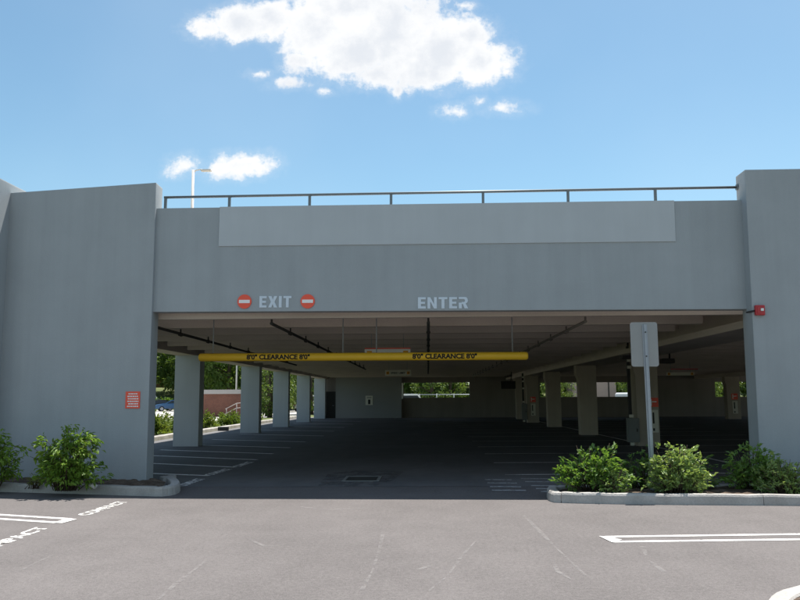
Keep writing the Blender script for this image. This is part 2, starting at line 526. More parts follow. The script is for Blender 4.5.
def leaves_mesh(name, pts, dirs, size, aspect=0.45, fold=0.25, droop=0.0, jit=0.35, seed=1):
    """many separate folded leaf blades"""
    r = np.random.default_rng(seed)
    n = len(pts)
    pts = np.asarray(pts, float); d = np.asarray(dirs, float)
    d = d + r.normal(0, jit, d.shape); d[:, 2] -= droop
    d /= np.linalg.norm(d, axis=1)[:, None]
    up = np.tile([0, 0, 1.0], (n, 1)) + r.normal(0, 0.45, (n, 3))
    s = np.cross(d, up); s /= np.linalg.norm(s, axis=1)[:, None] + 1e-9
    nn = np.cross(s, d)
    L = (size * r.uniform(0.65, 1.25, n))[:, None]
    Wd = L * aspect
    base = pts; tip = pts + d * L - nn * L * 0.12
    mid = pts + d * L * 0.45
    a = mid + s * Wd * 0.5 + nn * Wd * fold; b = mid - s * Wd * 0.5 + nn * Wd * fold
    V = np.stack([base, a, tip, b], 1).reshape(-1, 3)
    i = np.arange(n) * 4
    F = np.concatenate([np.stack([i, i + 1, i + 2], 1), np.stack([i, i + 2, i + 3], 1)])
    me = bpy.data.meshes.new(name)
    me.from_pydata(V.tolist(), [], F.tolist())
    return me


# ================================================================== SETTING: ground
def sheet(name, pts, z, m, label=None, kind='structure', parent=None):
    bm = nb(); f = bm.faces.new([bm.verts.new((p[0], p[1], z)) for p in pts])
    if f.normal.z < 0:
        f.normal_flip()
    bm.normal_update()
    if bm.faces[:][0].normal.z < 0:
        bmesh.ops.reverse_faces(bm, faces=bm.faces)
    if parent:
        bmesh.ops.translate(bm, verts=bm.verts, vec=-world_off(parent))
    me = bpy.data.meshes.new(name); bm.to_mesh(me); bm.free(); me.materials.append(m)
    o = link(bpy.data.objects.new(name, me), parent)
    if not parent:
        tag(o, label, None, None, kind)
    return o


ground = sheet('ground', [(-900, -300), (900, -300), (900, 1500), (-900, 1500)], -0.03, M['grass'], 'green lawn stretching to the horizon')
lot = sheet('parking_lot', [(-60, -30), (60, -30), (60, 15.2), (-60, 15.2)], 0.0, M['asphalt'], 'sunlit grey asphalt in front of the garage')
floor = sheet('garage_floor', [(-10.6, 14.85), (31.2, 14.85), (31.2, 66), (-10.6, 66)], 0.004, M['floor'], 'dark asphalt floor inside the garage')
side_road = sheet('side_road', [(-90, 52), (-15.9, 52), (-15.9, 66), (-13.4, 66), (-9, 104), (-9, 112), (-120, 112)], -0.022, M['road'], 'pale concrete road beyond the planted strip')
rear_road = sheet('rear_road', [(-8, 82), (60, 82), (60, 90), (-8, 90)], -0.022, M['road'], 'pale road behind the garage')
bounce_paving = sheet('added_paving', [(31.3, 10), (60, 10), (60, 66), (31.3, 66)], -0.018, M['road'], 'added pale paving bouncing light into the open right side of the garage')  # unseen ground added to bounce light into the dark interior
strip = sheet('planting_strip', [(-16, 18), (-10.9, 18), (-10.9, 66), (-13.4, 66), (-16, 52)], -0.012, M['grass'], 'grassy strip beside the garage')


def line_mark(p, q, w, z, name, m, parent):
    p, q = Vector((p[0], p[1], 0)), Vector((q[0], q[1], 0))
    t = (q - p).normalized(); s = Vector((-t.y, t.x, 0)) * w / 2
    return sheet(name, [p - s, q - s, q + s, p + s], z, m, parent=parent)


# markings on the sunlit asphalt
line_mark(G(606, 537), G(860, 533.6), 0.095, 0.004, 'stall_marking', M['paint'], lot)
line_mark(G(612, 542), G(860, 538.8), 0.095, 0.004, 'stall_marking', M['paint'], lot)
a, b = G(599, 536.6), G(612, 542.3)
sheet('stall_marking', [a, G(612.5, 543), G(622, 540.2), G(609, 537.3)], 0.0075, M['paint'], parent=lot)
line_mark(G(-60, 511.3), G(70, 519.1), 0.10, 0.004, 'stall_marking', M['paint'], lot)
line_mark(G(-60, 515.2), G(58, 522.8), 0.10, 0.004, 'stall_marking', M['paint'], lot)
sheet('stall_marking', [G(54, 523.2), G(62, 523.6), G(77, 519.6), G(67, 518.6)], 0.0075, M['paint'], parent=lot)


def ground_text(body, p, q, h, z, m, parent):
    """road lettering read from p towards q"""
    p, q = Vector((p.x, p.y, 0)), Vector((q.x, q.y, 0))
    bm = text_bm(body, (q - p).length, h, 0.0, 0.035)
    bmesh.ops.remove_doubles(bm, verts=bm.verts, dist=1e-5)
    # a single flat sheet: keep only the front faces
    t = (q - p).normalized(); s = Vector((-t.y, t.x, 0)); c = (p + q) / 2
    seen, dele = set(), []
    for f in bm.faces:
        cc = f.calc_center_median(); key = (round(cc.x, 4), round(cc.z, 4))
        if f.calc_area() < 1e-7 or key in seen:
            dele.append(f)
        seen.add(key)
    bmesh.ops.delete(bm, geom=dele, context='FACES')
    for v in bm.verts:
        x, y = v.co.x, v.co.z
        v.co = c + t * x + s * y + Vector((0, 0, z))
    o = obj('stall_lettering', bm, m, parent)
    return o


T_ = lambda x, y: G(x, y)
ground_text('COMPACT', G(82, 515.5), G(123, 501.8), 0.20, 0.004, M['text_paint'], lot)
ground_text('COMPACT', G(-38, 558), G(43, 527.5), 0.20, 0.004, M['text_paint'], lot)
ground_text('COMPACT', G(180, 486.5), G(201, 479), 0.22, 0.008, M['stall'], floor)
ground_text('COMPACT', G(208, 475.3), G(229, 469), 0.22, 0.008, M['stall'], floor)
ground_text('COMPACT', G(236, 467), G(251, 462), 0.22, 0.008, M['stall'], floor)

for (x, y) in ((-4.68, 16.88), (-4.6, 18.9), (-4.58, 21.14), (-4.59, 23.36), (-4.56, 26.1), (-4.57, 29.5), (-4.5, 34.0), (-4.6, 38.6), (-4.6, 43.4), (-4.6, 48.5), (-4.6, 54)):
    dy = 0.62 if y < 17 else 1.9
    line_mark((x, y), (-6.4 if y < 17 else -8.6, y + dy), 0.15, 0.008, 'stall_marking', M['stall'], floor)
for y in (16.98, 20.0, 23.1, 26.3, 29.6, 32.9, 36.2, 39.5, 42.8, 46.1, 49.4, 52.7):
    line_mark((1.62, y), (6.9, y + 0.25), 0.10, 0.008, 'stall_marking', M['stall'], floor)
    line_mark((7.6, y + 0.25), (13.2, y + 0.6), 0.10, 0.008, 'stall_marking', M['stall'], floor)
# stop-block boxes painted just inside the entrance
for (p, q) in (((485, 480), (512, 480.2)), ((487.5, 483.3), (517, 483.5)), ((490, 487), (521, 487.2)), ((492, 490.6), (526, 490.8)),
               ((505, 475), (520, 475.1)), ((521, 478.9), (556, 479.1)), ((525, 482), (556, 482.2)), ((531, 486), (556, 486.2)), ((536, 489), (556, 489.2)), ((541, 491.8), (556, 492))):
    line_mark(G(*p), G(*q), 0.15, 0.008, 'stop_marking', M['stop'], floor)
line_mark((7.35, 17.5), (7.2, 60), 0.12, 0.0115, 'stall_marking', M['stall'], floor)
# pale scuffs and sealed cracks on the asphalt
for pts in ([(206, 561), (192, 572), (176, 584), (158, 600)], [(383, 533), (379, 552), (372, 572), (362, 590)], [(476, 541), (462, 556), (448, 576), (428, 592)],
            [(524, 516), (540, 532), (556, 548), (588, 578)], [(300, 507), (330, 510), (352, 509), (372, 508)], [(642, 546), (648, 560), (664, 572)],
            [(20, 571), (36, 563), (58, 553)], [(250, 540), (266, 547), (288, 545)], [(418, 570), (430, 566)], [(552, 560), (558, 572), (572, 580)]):
    bm = nb()
    wp = [G(*p) for p in pts]
    L, Rr = [], []
    for i, p in enumerate(wp):
        t = (wp[min(i + 1, len(wp) - 1)] - wp[max(i - 1, 0)]).normalized(); s = Vector((-t.y, t.x, 0)) * rng.uniform(0.008, 0.036)
        L.append(bm.verts.new(p + s + Vector((0, 0, 0.0035)))); Rr.append(bm.verts.new(p - s + Vector((0, 0, 0.0035))))
    for i in range(len(wp) - 1):
        bm.faces.new((L[i], Rr[i], Rr[i + 1], L[i + 1]))
    obj('scuff_mark', bm, M['scuff'], lot)
sheet('tar_patch', [G(318, 486), G(372, 487), G(392, 481), G(404, 472), G(352, 471), G(328, 474)], 0.0065, M['patch'], parent=floor)


def catmull(pts, k=6):
    out = []
    P = [Vector((p[0], p[1])) for p in pts]
    for i in range(len(P) - 1):
        a, b, c, d = P[max(i - 1, 0)], P[i], P[i + 1], P[min(i + 2, len(P) - 1)]
        for j in range(k):
            t = j / k
            out.append(0.5 * ((2 * b) + (c - a) * t + (2 * a - 5 * b + 4 * c - d) * t * t + (3 * b - a - 3 * c + d) * t ** 3))
    out.append(P[-1])
    return out


def kerb(name, path, w, h, m, side=1):
    """kerb: a bevelled strip following a plan path; side=+1 puts the width to the left of travel"""
    prof = [(0.0, -0.02), (0.0 + 0.012, h * 0.80), (0.03, h), (w - 0.015, h), (w, h - 0.015), (w, -0.02)]
    # cast in lengths of about three metres with an open joint between them (never inside a tight curve)
    m_ = len(path)
    tan = [(path[min(i + 1, m_ - 1)] - path[max(i - 1, 0)]).normalized() for i in range(m_)]
    runs, cur, acc = [], [(path[0], tan[0])], 1.1
    for i in range(m_ - 1):
        a_, b_ = path[i], path[i + 1]; d = (b_ - a_).length; t = (b_ - a_).normalized()
        straight = tan[i].dot(tan[i + 1]) > 0.998
        pos = 0.0
        while straight and acc + (d - pos) > 3.0 and pos < d - 0.02:
            pos = min(max(pos + 3.0 - acc, 0.01), d - 0.01); c = a_ + t * pos
            cur.append((c - t * 0.004, t)); runs.append(cur)
            cur = [(c + t * 0.004, t)]; acc = 0.0
        cur.append((b_, tan[i + 1])); acc += d - pos
    runs.append(cur)
    bm = nb(); jr = random.Random(len(path))
    for run in runs:
        n = len(run); rows = []
        if n < 2:
            continue
        dz = jr.uniform(-0.006, 0.004)
        for i, (p, t) in enumerate(run):
            s_ = Vector((-t.y, t.x)) * side
            wob = 0.004 * math.sin(i * 1.7) + 0.003 * math.sin(i * 3.1)
            rows.append([bm.verts.new((p.x + s_.x * (a + wob), p.y + s_.y * (a + wob), z + (wob + dz if z > 0 else 0))) for a, z in prof])
        for i in range(n - 1):
            for k in range(len(prof) - 1):
                bm.faces.new((rows[i][k], rows[i + 1][k], rows[i + 1][k + 1], rows[i][k + 1]))
        bm.faces.new(rows[0]); bm.faces.new(rows[-1][::-1])
    return struct(name, bm, m)


def bed(name, pts, z, label, seed=0):
    """mulch bed with a lumpy surface inside a plan polygon"""
    bm = nb()
    bm.faces.new([bm.verts.new((p[0], p[1], z)) for p in pts])
    bmesh.ops.triangulate(bm, faces=bm.faces)
    for _ in range(5):
        long = [e for e in bm.edges if e.calc_length() > 0.22]
        if not long:
            break
        bmesh.ops.subdivide_edges(bm, edges=long, cuts=1)
        bmesh.ops.triangulate(bm, faces=[f for f in bm.faces if len(f.verts) > 3])
    r = random.Random(seed)
    for v in bm.verts:
        if not v.is_boundary:
            v.co.z += r.uniform(-0.015, 0.035)
    o = struct(name, bm, M['mulch'], label)
    return o


# left planting island
f0 = [G(-60, 490.8), G(0, 492), G(75, 494), G(150, 496.3), G(165, 496.2), G(176, 494.4), G(180.5, 490.5), G(177, 486), G(167, 483.2)]
lk = catmull(f0, 8) + [Vector((-5.05, 15.0))]
kerb('kerb', lk, 0.17, 0.155, M['kerb'])
lbed = [(p.x, p.y + 0.12) for p in lk[:30]] + [(-4.75, 14.2), (-4.85, 14.6), (-5.15, 15.1), (-9.5, 15.6)]
bed('mulch_bed', lbed, 0.115, 'dark bark mulch at the foot of the left pier', 1)
# right planting island
f1 = [Vector((2.75, 13.85, 0)), Vector((2.25, 13.72, 0)), G(548.5, 494.5), G(547, 498), G(551, 501.6), G(566, 503), G(650, 504.6), G(800, 505.8)]
rk = catmull(f1, 8) + [Vector((9, 12.3)), Vector((14, 12.3))]
kerb('kerb', rk, 0.17, 0.15, M['kerb'])
kerb('kerb', [Vector((x, 13.85 + 0.02 * math.sin(x))) for x in np.linspace(14, 2.75, 24)], 0.15, 0.148, M['kerb'])
bed('mulch_bed', [(2.14, 13.3), (2.2, 12.8), (2.7, 12.68), (4.0, 12.5), (5.5, 12.4), (14, 12.4), (14, 13.8), (2.4, 13.72)], 0.11, 'dark bark mulch bed to the right of the entrance', 2)
# corner island at the bottom right
cx, cy, cr = 3.55, 5.55, 1.22
cp = [Vector((cx + cr * math.cos(t), cy + cr * math.sin(t))) for t in np.linspace(R(250), R(-20), 40)]
kerb('kerb', cp, 0.17, 0.15, M['kerb'], side=-1)
bed('mulch_bed', [(cx + (cr - .1) * math.cos(t), cy + (cr - .1) * math.sin(t)) for t in np.linspace(0, 2 * math.pi, 28, endpoint=False)], 0.12, 'brown mulch inside the curved white kerb', 3)
# side kerb outside the left columns
kerb('kerb', [Vector((-10.75, y)) for y in np.linspace(18, 66, 20)], 0.3, 0.15, M['kerb'])

# ================================================================== THE GARAGE
FY = 14.7
gar = thing('parking_garage', 'grey painted concrete parking garage with a wide open entrance', 'parking garage', (0.3, FY, 0))
RIB = 3.2
XL, XR, YB = -9.1, 31.0, 63.2
# front fascia over the entrance and its paler upper panel
bm = nb(); bx(bm, -5.6, 6.2, FY, FY + 0.26, 3.26, 5.31, 0.012)
fas = obj('fascia', bm, M['wall'], gar)
bm = nb(); bx(bm, -4.04, 4.64, FY - 0.018, FY + 0.1, 4.535, 5.318, 0.006)
obj('upper_panel', bm, M['panel'], fas)
# piers
bm = nb()
prism(bm, [(-5.29, 14.80), (-5.31, 15.24), (-8.75, 15.85), (-8.75, 15.45)], -0.05, 5.85, 0.02)
obj('pier', bm, M['wall'], gar)
bm = nb(); bx(bm, -13.2, -8.52, 14.95, 16.1, -0.05, 6.04, 0.02)
obj('pier', bm, M['wall'], gar)
bm = nb(); bx(bm, 5.87, 9.4, 14.45, 14.93, -0.15, 5.82, 0.02)
obj('pier', bm, M['wall'], gar)['front'] = True
bm = nb(); bx(bm, 20.6, 24.2, 14.45, 14.93, -0.05, 5.9, 0.02)
obj('pier', bm, M['wall'], gar)['front'] = True
bm = nb(); bx(bm, 9.35, 20.65, FY, FY + 0.26, 3.26, 5.31, 0.012)
obj('fascia', bm, M['wall'], gar)
bm = nb(); bx(bm, 24.15, XR, FY, FY + 0.26, 3.26, 5.31, 0.012)
obj('fascia', bm, M['wall'], gar)
# deck and parapets round the roof
bm = nb(); bx(bm, XL, XR, FY + 1.0, YB + 1.6, 3.72, 3.98); bx(bm, -5.2, XR, FY + 0.262, FY + 1.0, 3.72, 3.98)  # rear eaves added past the wall to block sun through its openings
obj('roof_deck', bm, M['concrete'], gar)
bm = nb(); bx(bm, XL - 0.25, XL, FY + 0.9, YB, 3.6, 5.0)
obj('parapet', bm, M['wall'], gar)
bm = nb(); bx(bm, XL, XR, YB + 1.6, YB + 1.85, 3.6, 5.0)
obj('parapet', bm, M['wall'], gar)
# precast stems under the deck: each one a part; ends notched where they sit on the girders
y = 15.28
while y < 62.5:
    bm = nb()
    for (x0, x1) in ((-7.75, 6.0) if y > 16 else (-5.65, 6.35), (7.75, XR - 0.3)):
        v = [(x0, RIB), (x1, RIB), (x1, 3.74), (x0, 3.74)]
        fr = [bm.verts.new((x, y + (0.02 if z < 3.5 else -0.03), z)) for x, z in v]; bk = [bm.verts.new((x, y + (0.17 if z < 3.5 else 0.24), z)) for x, z in v]
        bm.faces.new(fr); bm.faces.new(bk[::-1])
        for i in range(4):
            j = (i + 1) % 4
            bm.faces.new((fr[i], bk[i], bk[j], fr[j]))
    if y > 16:
        bx(bm, -8.05, -7.75, y, y + 0.2, 3.42, 3.735)
    bx(bm, 6.0, 6.7, y, y + 0.2, 3.42, 3.735); bx(bm, 7.15, 7.75, y, y + 0.2, 3.42, 3.735)
    obj('ceiling_rib', bm, M['concrete'], gar)
    y += 1.95
# girders on the two rows of columns
bm = nb(); bx(bm, -8.72, -8.05, FY + 0.9, YB - 0.1, 3.12, 3.72)
obj('girder', bm, M['concrete'], gar)
bm = nb(); bx(bm, 6.7, 7.15, FY + 0.5, YB - 0.1, 2.96, 3.72); bx(bm, 6.2, 6.7, FY + 0.5, YB - 0.1, 2.96, 3.11); bx(bm, 7.15, 7.6, FY + 0.5, YB - 0.1, 2.96, 3.11)
obj('girder', bm, M['concrete'], gar)
bm = nb(); bx(bm, 21.0, 21.7, FY + 0.5, YB - 0.1, 2.95, 3.195)
obj('girder', bm, M['concrete'], gar)
# columns on the left edge
for (x, yy) in ((-8.33, 27.0), (-8.4, 37.0), (-8.35, 44.5), (-8.42, 53.0), (-8.5, 61.6)):
    bm = nb(); bx(bm, x - 0.44, x + 0.44, yy, yy + 0.55, -0.02, 3.125, 0.015)
    obj('column', bm, M['column_paint'], gar)
# columns inside on the right, each with a corbel haunch
for (x, yy, w) in ((7.28, 26.5, 0.36), (6.85, 34.0, 0.36), (6.82, 43.0, 0.36), (6.62, 50.2, 0.36), (6.8, 58.0, 0.36), (21.35, 56.0, 0.45), (21.35, 40.0, 0.45), (21.35, 25.0, 0.45)):
    bm = nb()
    pf = [(-w, -0.02), (w, -0.02), (w, 2.955), (-w - 0.12, 2.955), (-w - 0.12, 2.6), (-w, 2.35)]
    f_ = [bm.verts.new((x + a, yy, z)) for a, z in pf]; b_ = [bm.verts.new((x + a, yy + 0.62, z)) for a, z in pf]
    fs = [bm.faces.new(f_), bm.faces.new(b_[::-1])]
    for i in range(6):
        j = (i + 1) % 6
        fs.append(bm.faces.new((f_[i], b_[i], b_[j], f_[j])))
    bmesh.ops.bevel(bm, geom=list({e for f in fs for e in f.edges}), offset=0.02, segments=1, affect='EDGES')
    obj('column', bm, M['column'], gar)
# rear wall with openings
bm = nb()
ops = [(-1.95, 3.3, 1.58, 2.78), (8.9, 15.8, 1.58, 2.72), (22.6, 27.2, 1.52, 2.70)]
xs = -9.0
for (x0, x1, z0, z1) in ops:
    bx(bm, xs, x0, 63.0, 63.2, -0.05, 3.72)
    bx(bm, x0, x1, 63.0, 63.2, -0.05, z0); bx(bm, x0, x1, 63.0, 63.2, z1, 3.72)
    xs = x1
bx(bm, xs, XR, 63.0, 63.2, -0.05, 3.72)
obj('rear_wall', bm, M['rearwall'], gar)
bm = nb()
bx(bm, XR - 0.2, XR, FY + 0.4, 63.0, -0.05, 0.9); bx(bm, XR - 0.2, XR, FY + 0.4, 63.0, 3.2, 3.72)
for yy in np.arange(15.2, 63, 9):
    bx(bm, XR - 0.2, XR, yy, yy + 1.0, 0.9, 3.2)
obj('side_wall', bm, M['rearwall'], gar)
# stair core on the left of the rear wall, with a recessed dark door
bm = nb(); bx(bm, -7.3, -2.1, 62.2, 62.99, -0.03, 3.19, 0.01)
core = obj('stair_core', bm, M['corewall'], gar)
bm = nb(); bx(bm, -2.08, -2.0, 62.0, 62.95, 1.5, 2.75); obj('corner_guard', bm, M['white'], core)
bm = nb(); bx(bm, -8.15, -7.38, 62.85, 62.98, 0.0, 2.1); dr = obj('door', bm, M['dark'], gar)
bm = nb(); tube(bm, [(-7.5, 62.8, 1.0), (-7.62, 62.8, 1.0)], 0.02, 6); obj('handle', bm, M['galv'], dr)
# ------------------------------------------------------------------ writing and signs on the front
def bold_glyphs(word, x0, x1, z0, z1, yf):
    """heavy block capitals made of solid strokes, fitted between x0..x1 and z0..z1"""
    wid = {'E': .62, 'X': .78, 'I': .24, 'T': .70, 'N': .74, 'R': .72}
    gap = 0.14
    total = sum(wid[c] for c in word) + gap * (len(word) - 1)
    s = (x1 - x0) / total; h = z1 - z0; t = 0.24
    bm = nb(); x = 0.0

    def poly(pts):
        a = [bm.verts.new((x0 + (x + p) * s, yf, z0 + q * h)) for p, q in pts]
        b = [bm.verts.new((x0 + (x + p) * s, yf + 0.012, z0 + q * h)) for p, q in pts]
        bm.faces.new(a); bm.faces.new(b[::-1])
        for i in range(len(a)):
            j = (i + 1) % len(a)
            bm.faces.new((a[i], b[i], b[j], a[j]))
    for c in word:
        w = wid[c]
        if c == 'E':
            poly([(0, 0), (w, 0), (w, .19), (t, .19), (t, .41), (w * .92, .41), (w * .92, .59), (t, .59), (t, .81), (w, .81), (w, 1), (0, 1)])
        elif c == 'X':
            d = .28
            m_ = w / 2
            poly([(0, 0), (d, 0), (m_, .31), (w - d, 0), (w, 0), (m_ + .155, .5), (w, 1), (w - d, 1), (m_, .69), (d, 1), (0, 1), (m_ - .155, .5)])
        elif c == 'I':
            poly([(0, 0), (t, 0), (t, 1), (0, 1)])
        elif c == 'T':
            m_ = w / 2
            poly([(m_ - t / 2, 0), (m_ + t / 2, 0), (m_ + t / 2, .81), (w, .81), (w, 1), (0, 1), (0, .81), (m_ - t / 2, .81)])
        elif c == 'N':
            poly([(0, 0), (t * .92, 0), (t * .92, .62), (w - t * .92, 0), (w, 0), (w, 1), (w - t * .92, 1), (w - t * .92, .38), (t * .92, 1), (0, 1)])
        elif c == 'R':
            poly([(0, 0), (t, 0), (t, .38), (t + .08, .38), (w - .27, 0), (w + .02, 0), (w - .17, .42), (w - .03, .54), (w, .70), (w - .03, .86), (w - .10, .96), (w - .22, 1),
                  (0, 1), (0, .82), (w * .55, .82), (w * .66, .77), (w * .68, .70), (w * .66, .61), (w * .55, .56), (t, .56), (t, .5), (0, .5)])
        x += w + gap
    return bm


o = obj('wall_lettering', bold_glyphs('EXIT', -3.21, -2.59, 3.335, 3.555, FY - 0.012), M['letter'])
tag(o, 'pale block letters EXIT between two red no entry discs', 'lettering')
o = obj('wall_lettering', bold_glyphs('ENTER', -0.17, 0.77, 3.30, 3.515, FY - 0.012), M['letter'])
tag(o, 'pale block letters ENTER on the grey beam over the entrance', 'lettering')


def no_entry(x, z, label):
    t = thing('no_entry_sign', label, 'road sign', (x, FY - 0.003, z), 'no entry discs beside the word EXIT')
    bm = nb(); tube(bm, [(x, FY - 0.003, z), (x, FY - 0.018, z)], 0.137, 40)
    obj('disc', bm, M['red'], t)
    bm = nb(); bx(bm, x - 0.105, x + 0.105, FY - 0.024, FY - 0.017, z - 0.031, z + 0.031)
    obj('white_bar', bm, M['white'], t)


no_entry(-3.50, 3.452, 'red no entry disc to the left of the word EXIT')
no_entry(-2.275, 3.450, 'red no entry disc to the right of the word EXIT')

# roof railing
rl = thing('roof_railing', 'single grey pipe railing along the top of the beam', 'railing', (0.3, 14.85, 5.31))
bm = nb(); tube(bm, [(-5.22, 14.85, 5.565), (5.87, 14.85, 5.595)], 0.026, 12)
obj('top_rail', bm, M['rail'], rl)
for x in (-5.19, -3.9, -2.3, -0.7, 1.08, 2.7, 4.34):
    bm = nb(); bx(bm, x - 0.025, x + 0.025, 14.83, 14.87, 5.29, 5.58 if x > 0 else 5.555)
    obj('post', bm, M['rail'], rl)
bm = nb(); tube(bm, [(5.872, 14.85, 5.595), (5.845, 14.85, 5.595)], 0.06, 14)
obj('flange', bm, M['rail'], rl)

# street lamp on the roof deck
ll = thing('street_lamp', 'white street lamp with one short curved arm on the roof', 'street lamp', (-12.32 * 0.85, 34.0, 3.98))
lx, lz = -10.48, 11.85
ll.location = (lx, 34.0, 3.98)
bm = nb(); tube(bm, [(lx, 34, 3.98), (lx, 34, lz)], [0.085, 0.06], 10); obj('pole', bm, M['lamp'], ll)
bm = nb(); tube(bm, [(lx, 34, lz - 0.12), (lx + 0.12, 34, lz - 0.02), (lx + 0.3, 34, lz + 0.02), (lx + 0.48, 34, lz)], 0.03, 8); obj('arm', bm, M['lamp'], ll)
bm = nb(); bx(bm, lx + 0.36, lx + 0.82, 33.9, 34.1, lz - 0.07, lz + 0.01, 0.03); obj('lamp_head', bm, M['lamp'], ll)

# clearance bar
CB = thing('clearance_bar', 'long yellow clearance bar hanging across the entrance', 'clearance bar', (-1.42, 17.0, 2.53))
BR = 0.088
bm = nb()
tube(bm, [(-5.0, 17, 2.53), (-4.985, 17, 2.53), (-4.95, 17, 2.53), (2.11, 17, 2.515), (2.145, 17, 2.515), (2.16, 17, 2.515)], [0.05, 0.078, BR, BR, 0.078, 0.05], 28)
obj('bar', bm, M['yellow'], CB)


def bar_text(x0, x1, h):
    bm = text_bm('8\'0" CLEARANCE 8\'0"', x1 - x0, h, 0.5, 0.042)
    for z in np.linspace(-h / 2, h / 2, 9)[1:-1]:
        bmesh.ops.bisect_plane(bm, geom=bm.verts[:] + bm.edges[:] + bm.faces[:], plane_co=(0, 0, z), plane_no=(0, 0, 1))
    for v in bm.verts:
        xw = v.co.x + (x0 + x1) / 2
        zc = 2.53 - 0.015 * (xw + 4.95) / 7.06
        rr = BR + (0.004 if v.co.y < 0 else -0.006)
        a = v.co.z / BR
        v.co = (xw, 17 - rr * math.cos(a), zc + rr * math.sin(a))
    obj('lettering', bm, M['black'], CB)


bar_text(-3.93, -2.55, 0.115)
bar_text(-0.33, 1.06, 0.115)
for x in (-4.69, -1.84, -1.11, 1.83):
    bm = nb(); tube(bm, [(x, 17, 2.6), (x, 17, 3.72)], 0.013, 8)
    tube(bm, [(x, 17, 3.36), (x, 17, 3.44)], 0.024, 8)
    obj('hanger_rod', bm, M['galv'], CB)

# hanging signs
def hang_sign(cx, y, w, z0, z1, label, text=None, red=False, sq=0.1, body=None):
    t = thing('hanging_sign', label, 'sign', (cx, y, z0))
    bm = nb(); bx(bm, cx - w / 2, cx + w / 2, y, y + 0.03, z0, z1, 0.004); obj('panel', bm, body or M['cream'], t)
    if red:
        bm = nb(); bx(bm, cx - w / 2, cx + w / 2, y - 0.003, y + 0.033, z1 + 0.001, z1 + 0.03); obj('red_strip', bm, M['red'], t)
    zm = (z0 + z1) / 2
    for s in (-1, 1):
        xx = cx + s * (w / 2 - sq * 0.95)
        bm = nb(); bx(bm, xx - sq / 2, xx + sq / 2, y - 0.006, y - 0.001, zm - sq / 2, zm + sq / 2); p = obj('warning_square', bm, M['orange'], t)
        bm = nb(); tube(bm, [(xx, y - 0.007, zm), (xx, y - 0.011, zm)], sq * 0.2, 10); obj('black_dot', bm, M['dark'], p)
    if text:
        bm = shift(text_bm(text, w * 0.56, (z1 - z0) * 0.34, 0.004, 0.02), (cx, y - 0.004, zm)); obj('lettering', bm, M['black'], t)
    for s in (-0.35, 0.35):
        bm = nb(); tube(bm, [(cx + s * w, y + 0.015, z1), (cx + s * w, y + 0.015, 3.72)], 0.008, 6); obj('hanger_rod', bm, M['galv'], t)


hang_sign(-1.04, 20.3, 1.19, 2.66, 2.885, 'white hanging sign with red top strip peeking over the yellow bar', None, True, 0.13, M['white'])
hang_sign(-1.365, 36.0, 1.19, 2.61, 2.875, 'small cream hanging sign with orange squares below the yellow bar', 'SPEED LIMIT', False, 0.13)
hang_sign(11.41, 36.0, 1.24, 2.55, 2.69, 'narrow cream and orange hanging sign deep in the right bay', None, False, 0.11)
bm = nb(); bx(bm, 10.8, 12.0, 35.4, 35.43, 2.79, 2.835)
o = obj('red_strip_sign', bm, M['alarm']); tag(o, 'thin red strip sign hanging just above the narrow cream sign', 'sign')

# sprinkler pipes under the ribs
def pipe(x, y0, y1, m, label):
    t = thing('sprinkler_pipe', label, 'pipe', (x, y0, 3.1), 'sprinkler pipes under the garage ceiling')
    bm = nb(); tube(bm, [(x, y0, 3.72), (x, y0, 3.14)], 0.022, 8); tube(bm, [(x, y0 - 0.03, 3.14), (x, y1, 3.05)], 0.033, 8)
    obj('pipe', bm, m, t)
    k = y0 + 2.2
    while k < y1:
        bm = nb(); tube(bm, [(x, k, 3.11), (x, k, 3.24)], 0.018, 6); tube(bm, [(x, k - 0.06, 3.12 - 0.0018 * (k - y0)), (x, k + 0.06, 3.12 - 0.0018 * (k - y0))], 0.05, 8)
        obj('coupling', bm, m, t)
        k += 2.3


pipe(-3.16, 15.75, 40, M['dark'], 'black ceiling pipe starting below the letter T of EXIT')
pipe(0.02, 15.75, 48, M['dark'], 'black ceiling pipe starting below the left of ENTER')
pipe(3.18, 15.85, 56, M['pipe'], 'brown ceiling pipe running back from right of the yellow bar')
pipe(-5.72, 15.75, 34, M['dark'], 'black ceiling pipe nearest the left row of columns')

# red notice on the left pier
nt = thing('notice_sign', 'small red notice with white lines of print on the left pier', 'sign', (-5.6, 14.7, 1.45))
def pier_y(x):
    return 14.80 + (-5.29 - x) * (0.65 / 3.46)
bm = nb()
v = [bm.verts.new((x, pier_y(x) - dd, z)) for dd in (0.012, 0.002) for x, z in ((-5.77, 1.46), (-5.47, 1.46), (-5.47, 1.78), (-5.77, 1.78))]
for q in ((0, 1, 2, 3), (4, 7, 6, 5), (0, 4, 5, 1), (1, 5, 6, 2), (2, 6, 7, 3), (3, 7, 4, 0)):
    bm.faces.new([v[i] for i in q])
obj('panel', bm, M['red'], nt)
r2 = random.Random(4)
for k, (s0, s1) in enumerate(((-5.71, -5.50), (-5.73, -5.495), (-5.72, -5.50), (-5.73, -5.495), (-5.71, -5.505), (-5.73, -5.50))):
    bm = nb(); x = s0; z = 1.735 - k * 0.047
    while x < s1 - 0.02:
        w = min(r2.uniform(0.018, 0.05), s1 - x)
        a = [bm.verts.new((xx, pier_y(xx) - 0.0145, zz)) for xx, zz in ((x, z - 0.011), (x + w, z - 0.011), (x + w, z + 0.011), (x, z + 0.011))]
        bm.faces.new(a); x += w + 0.007
    obj('print_line', bm, M['white'], nt)

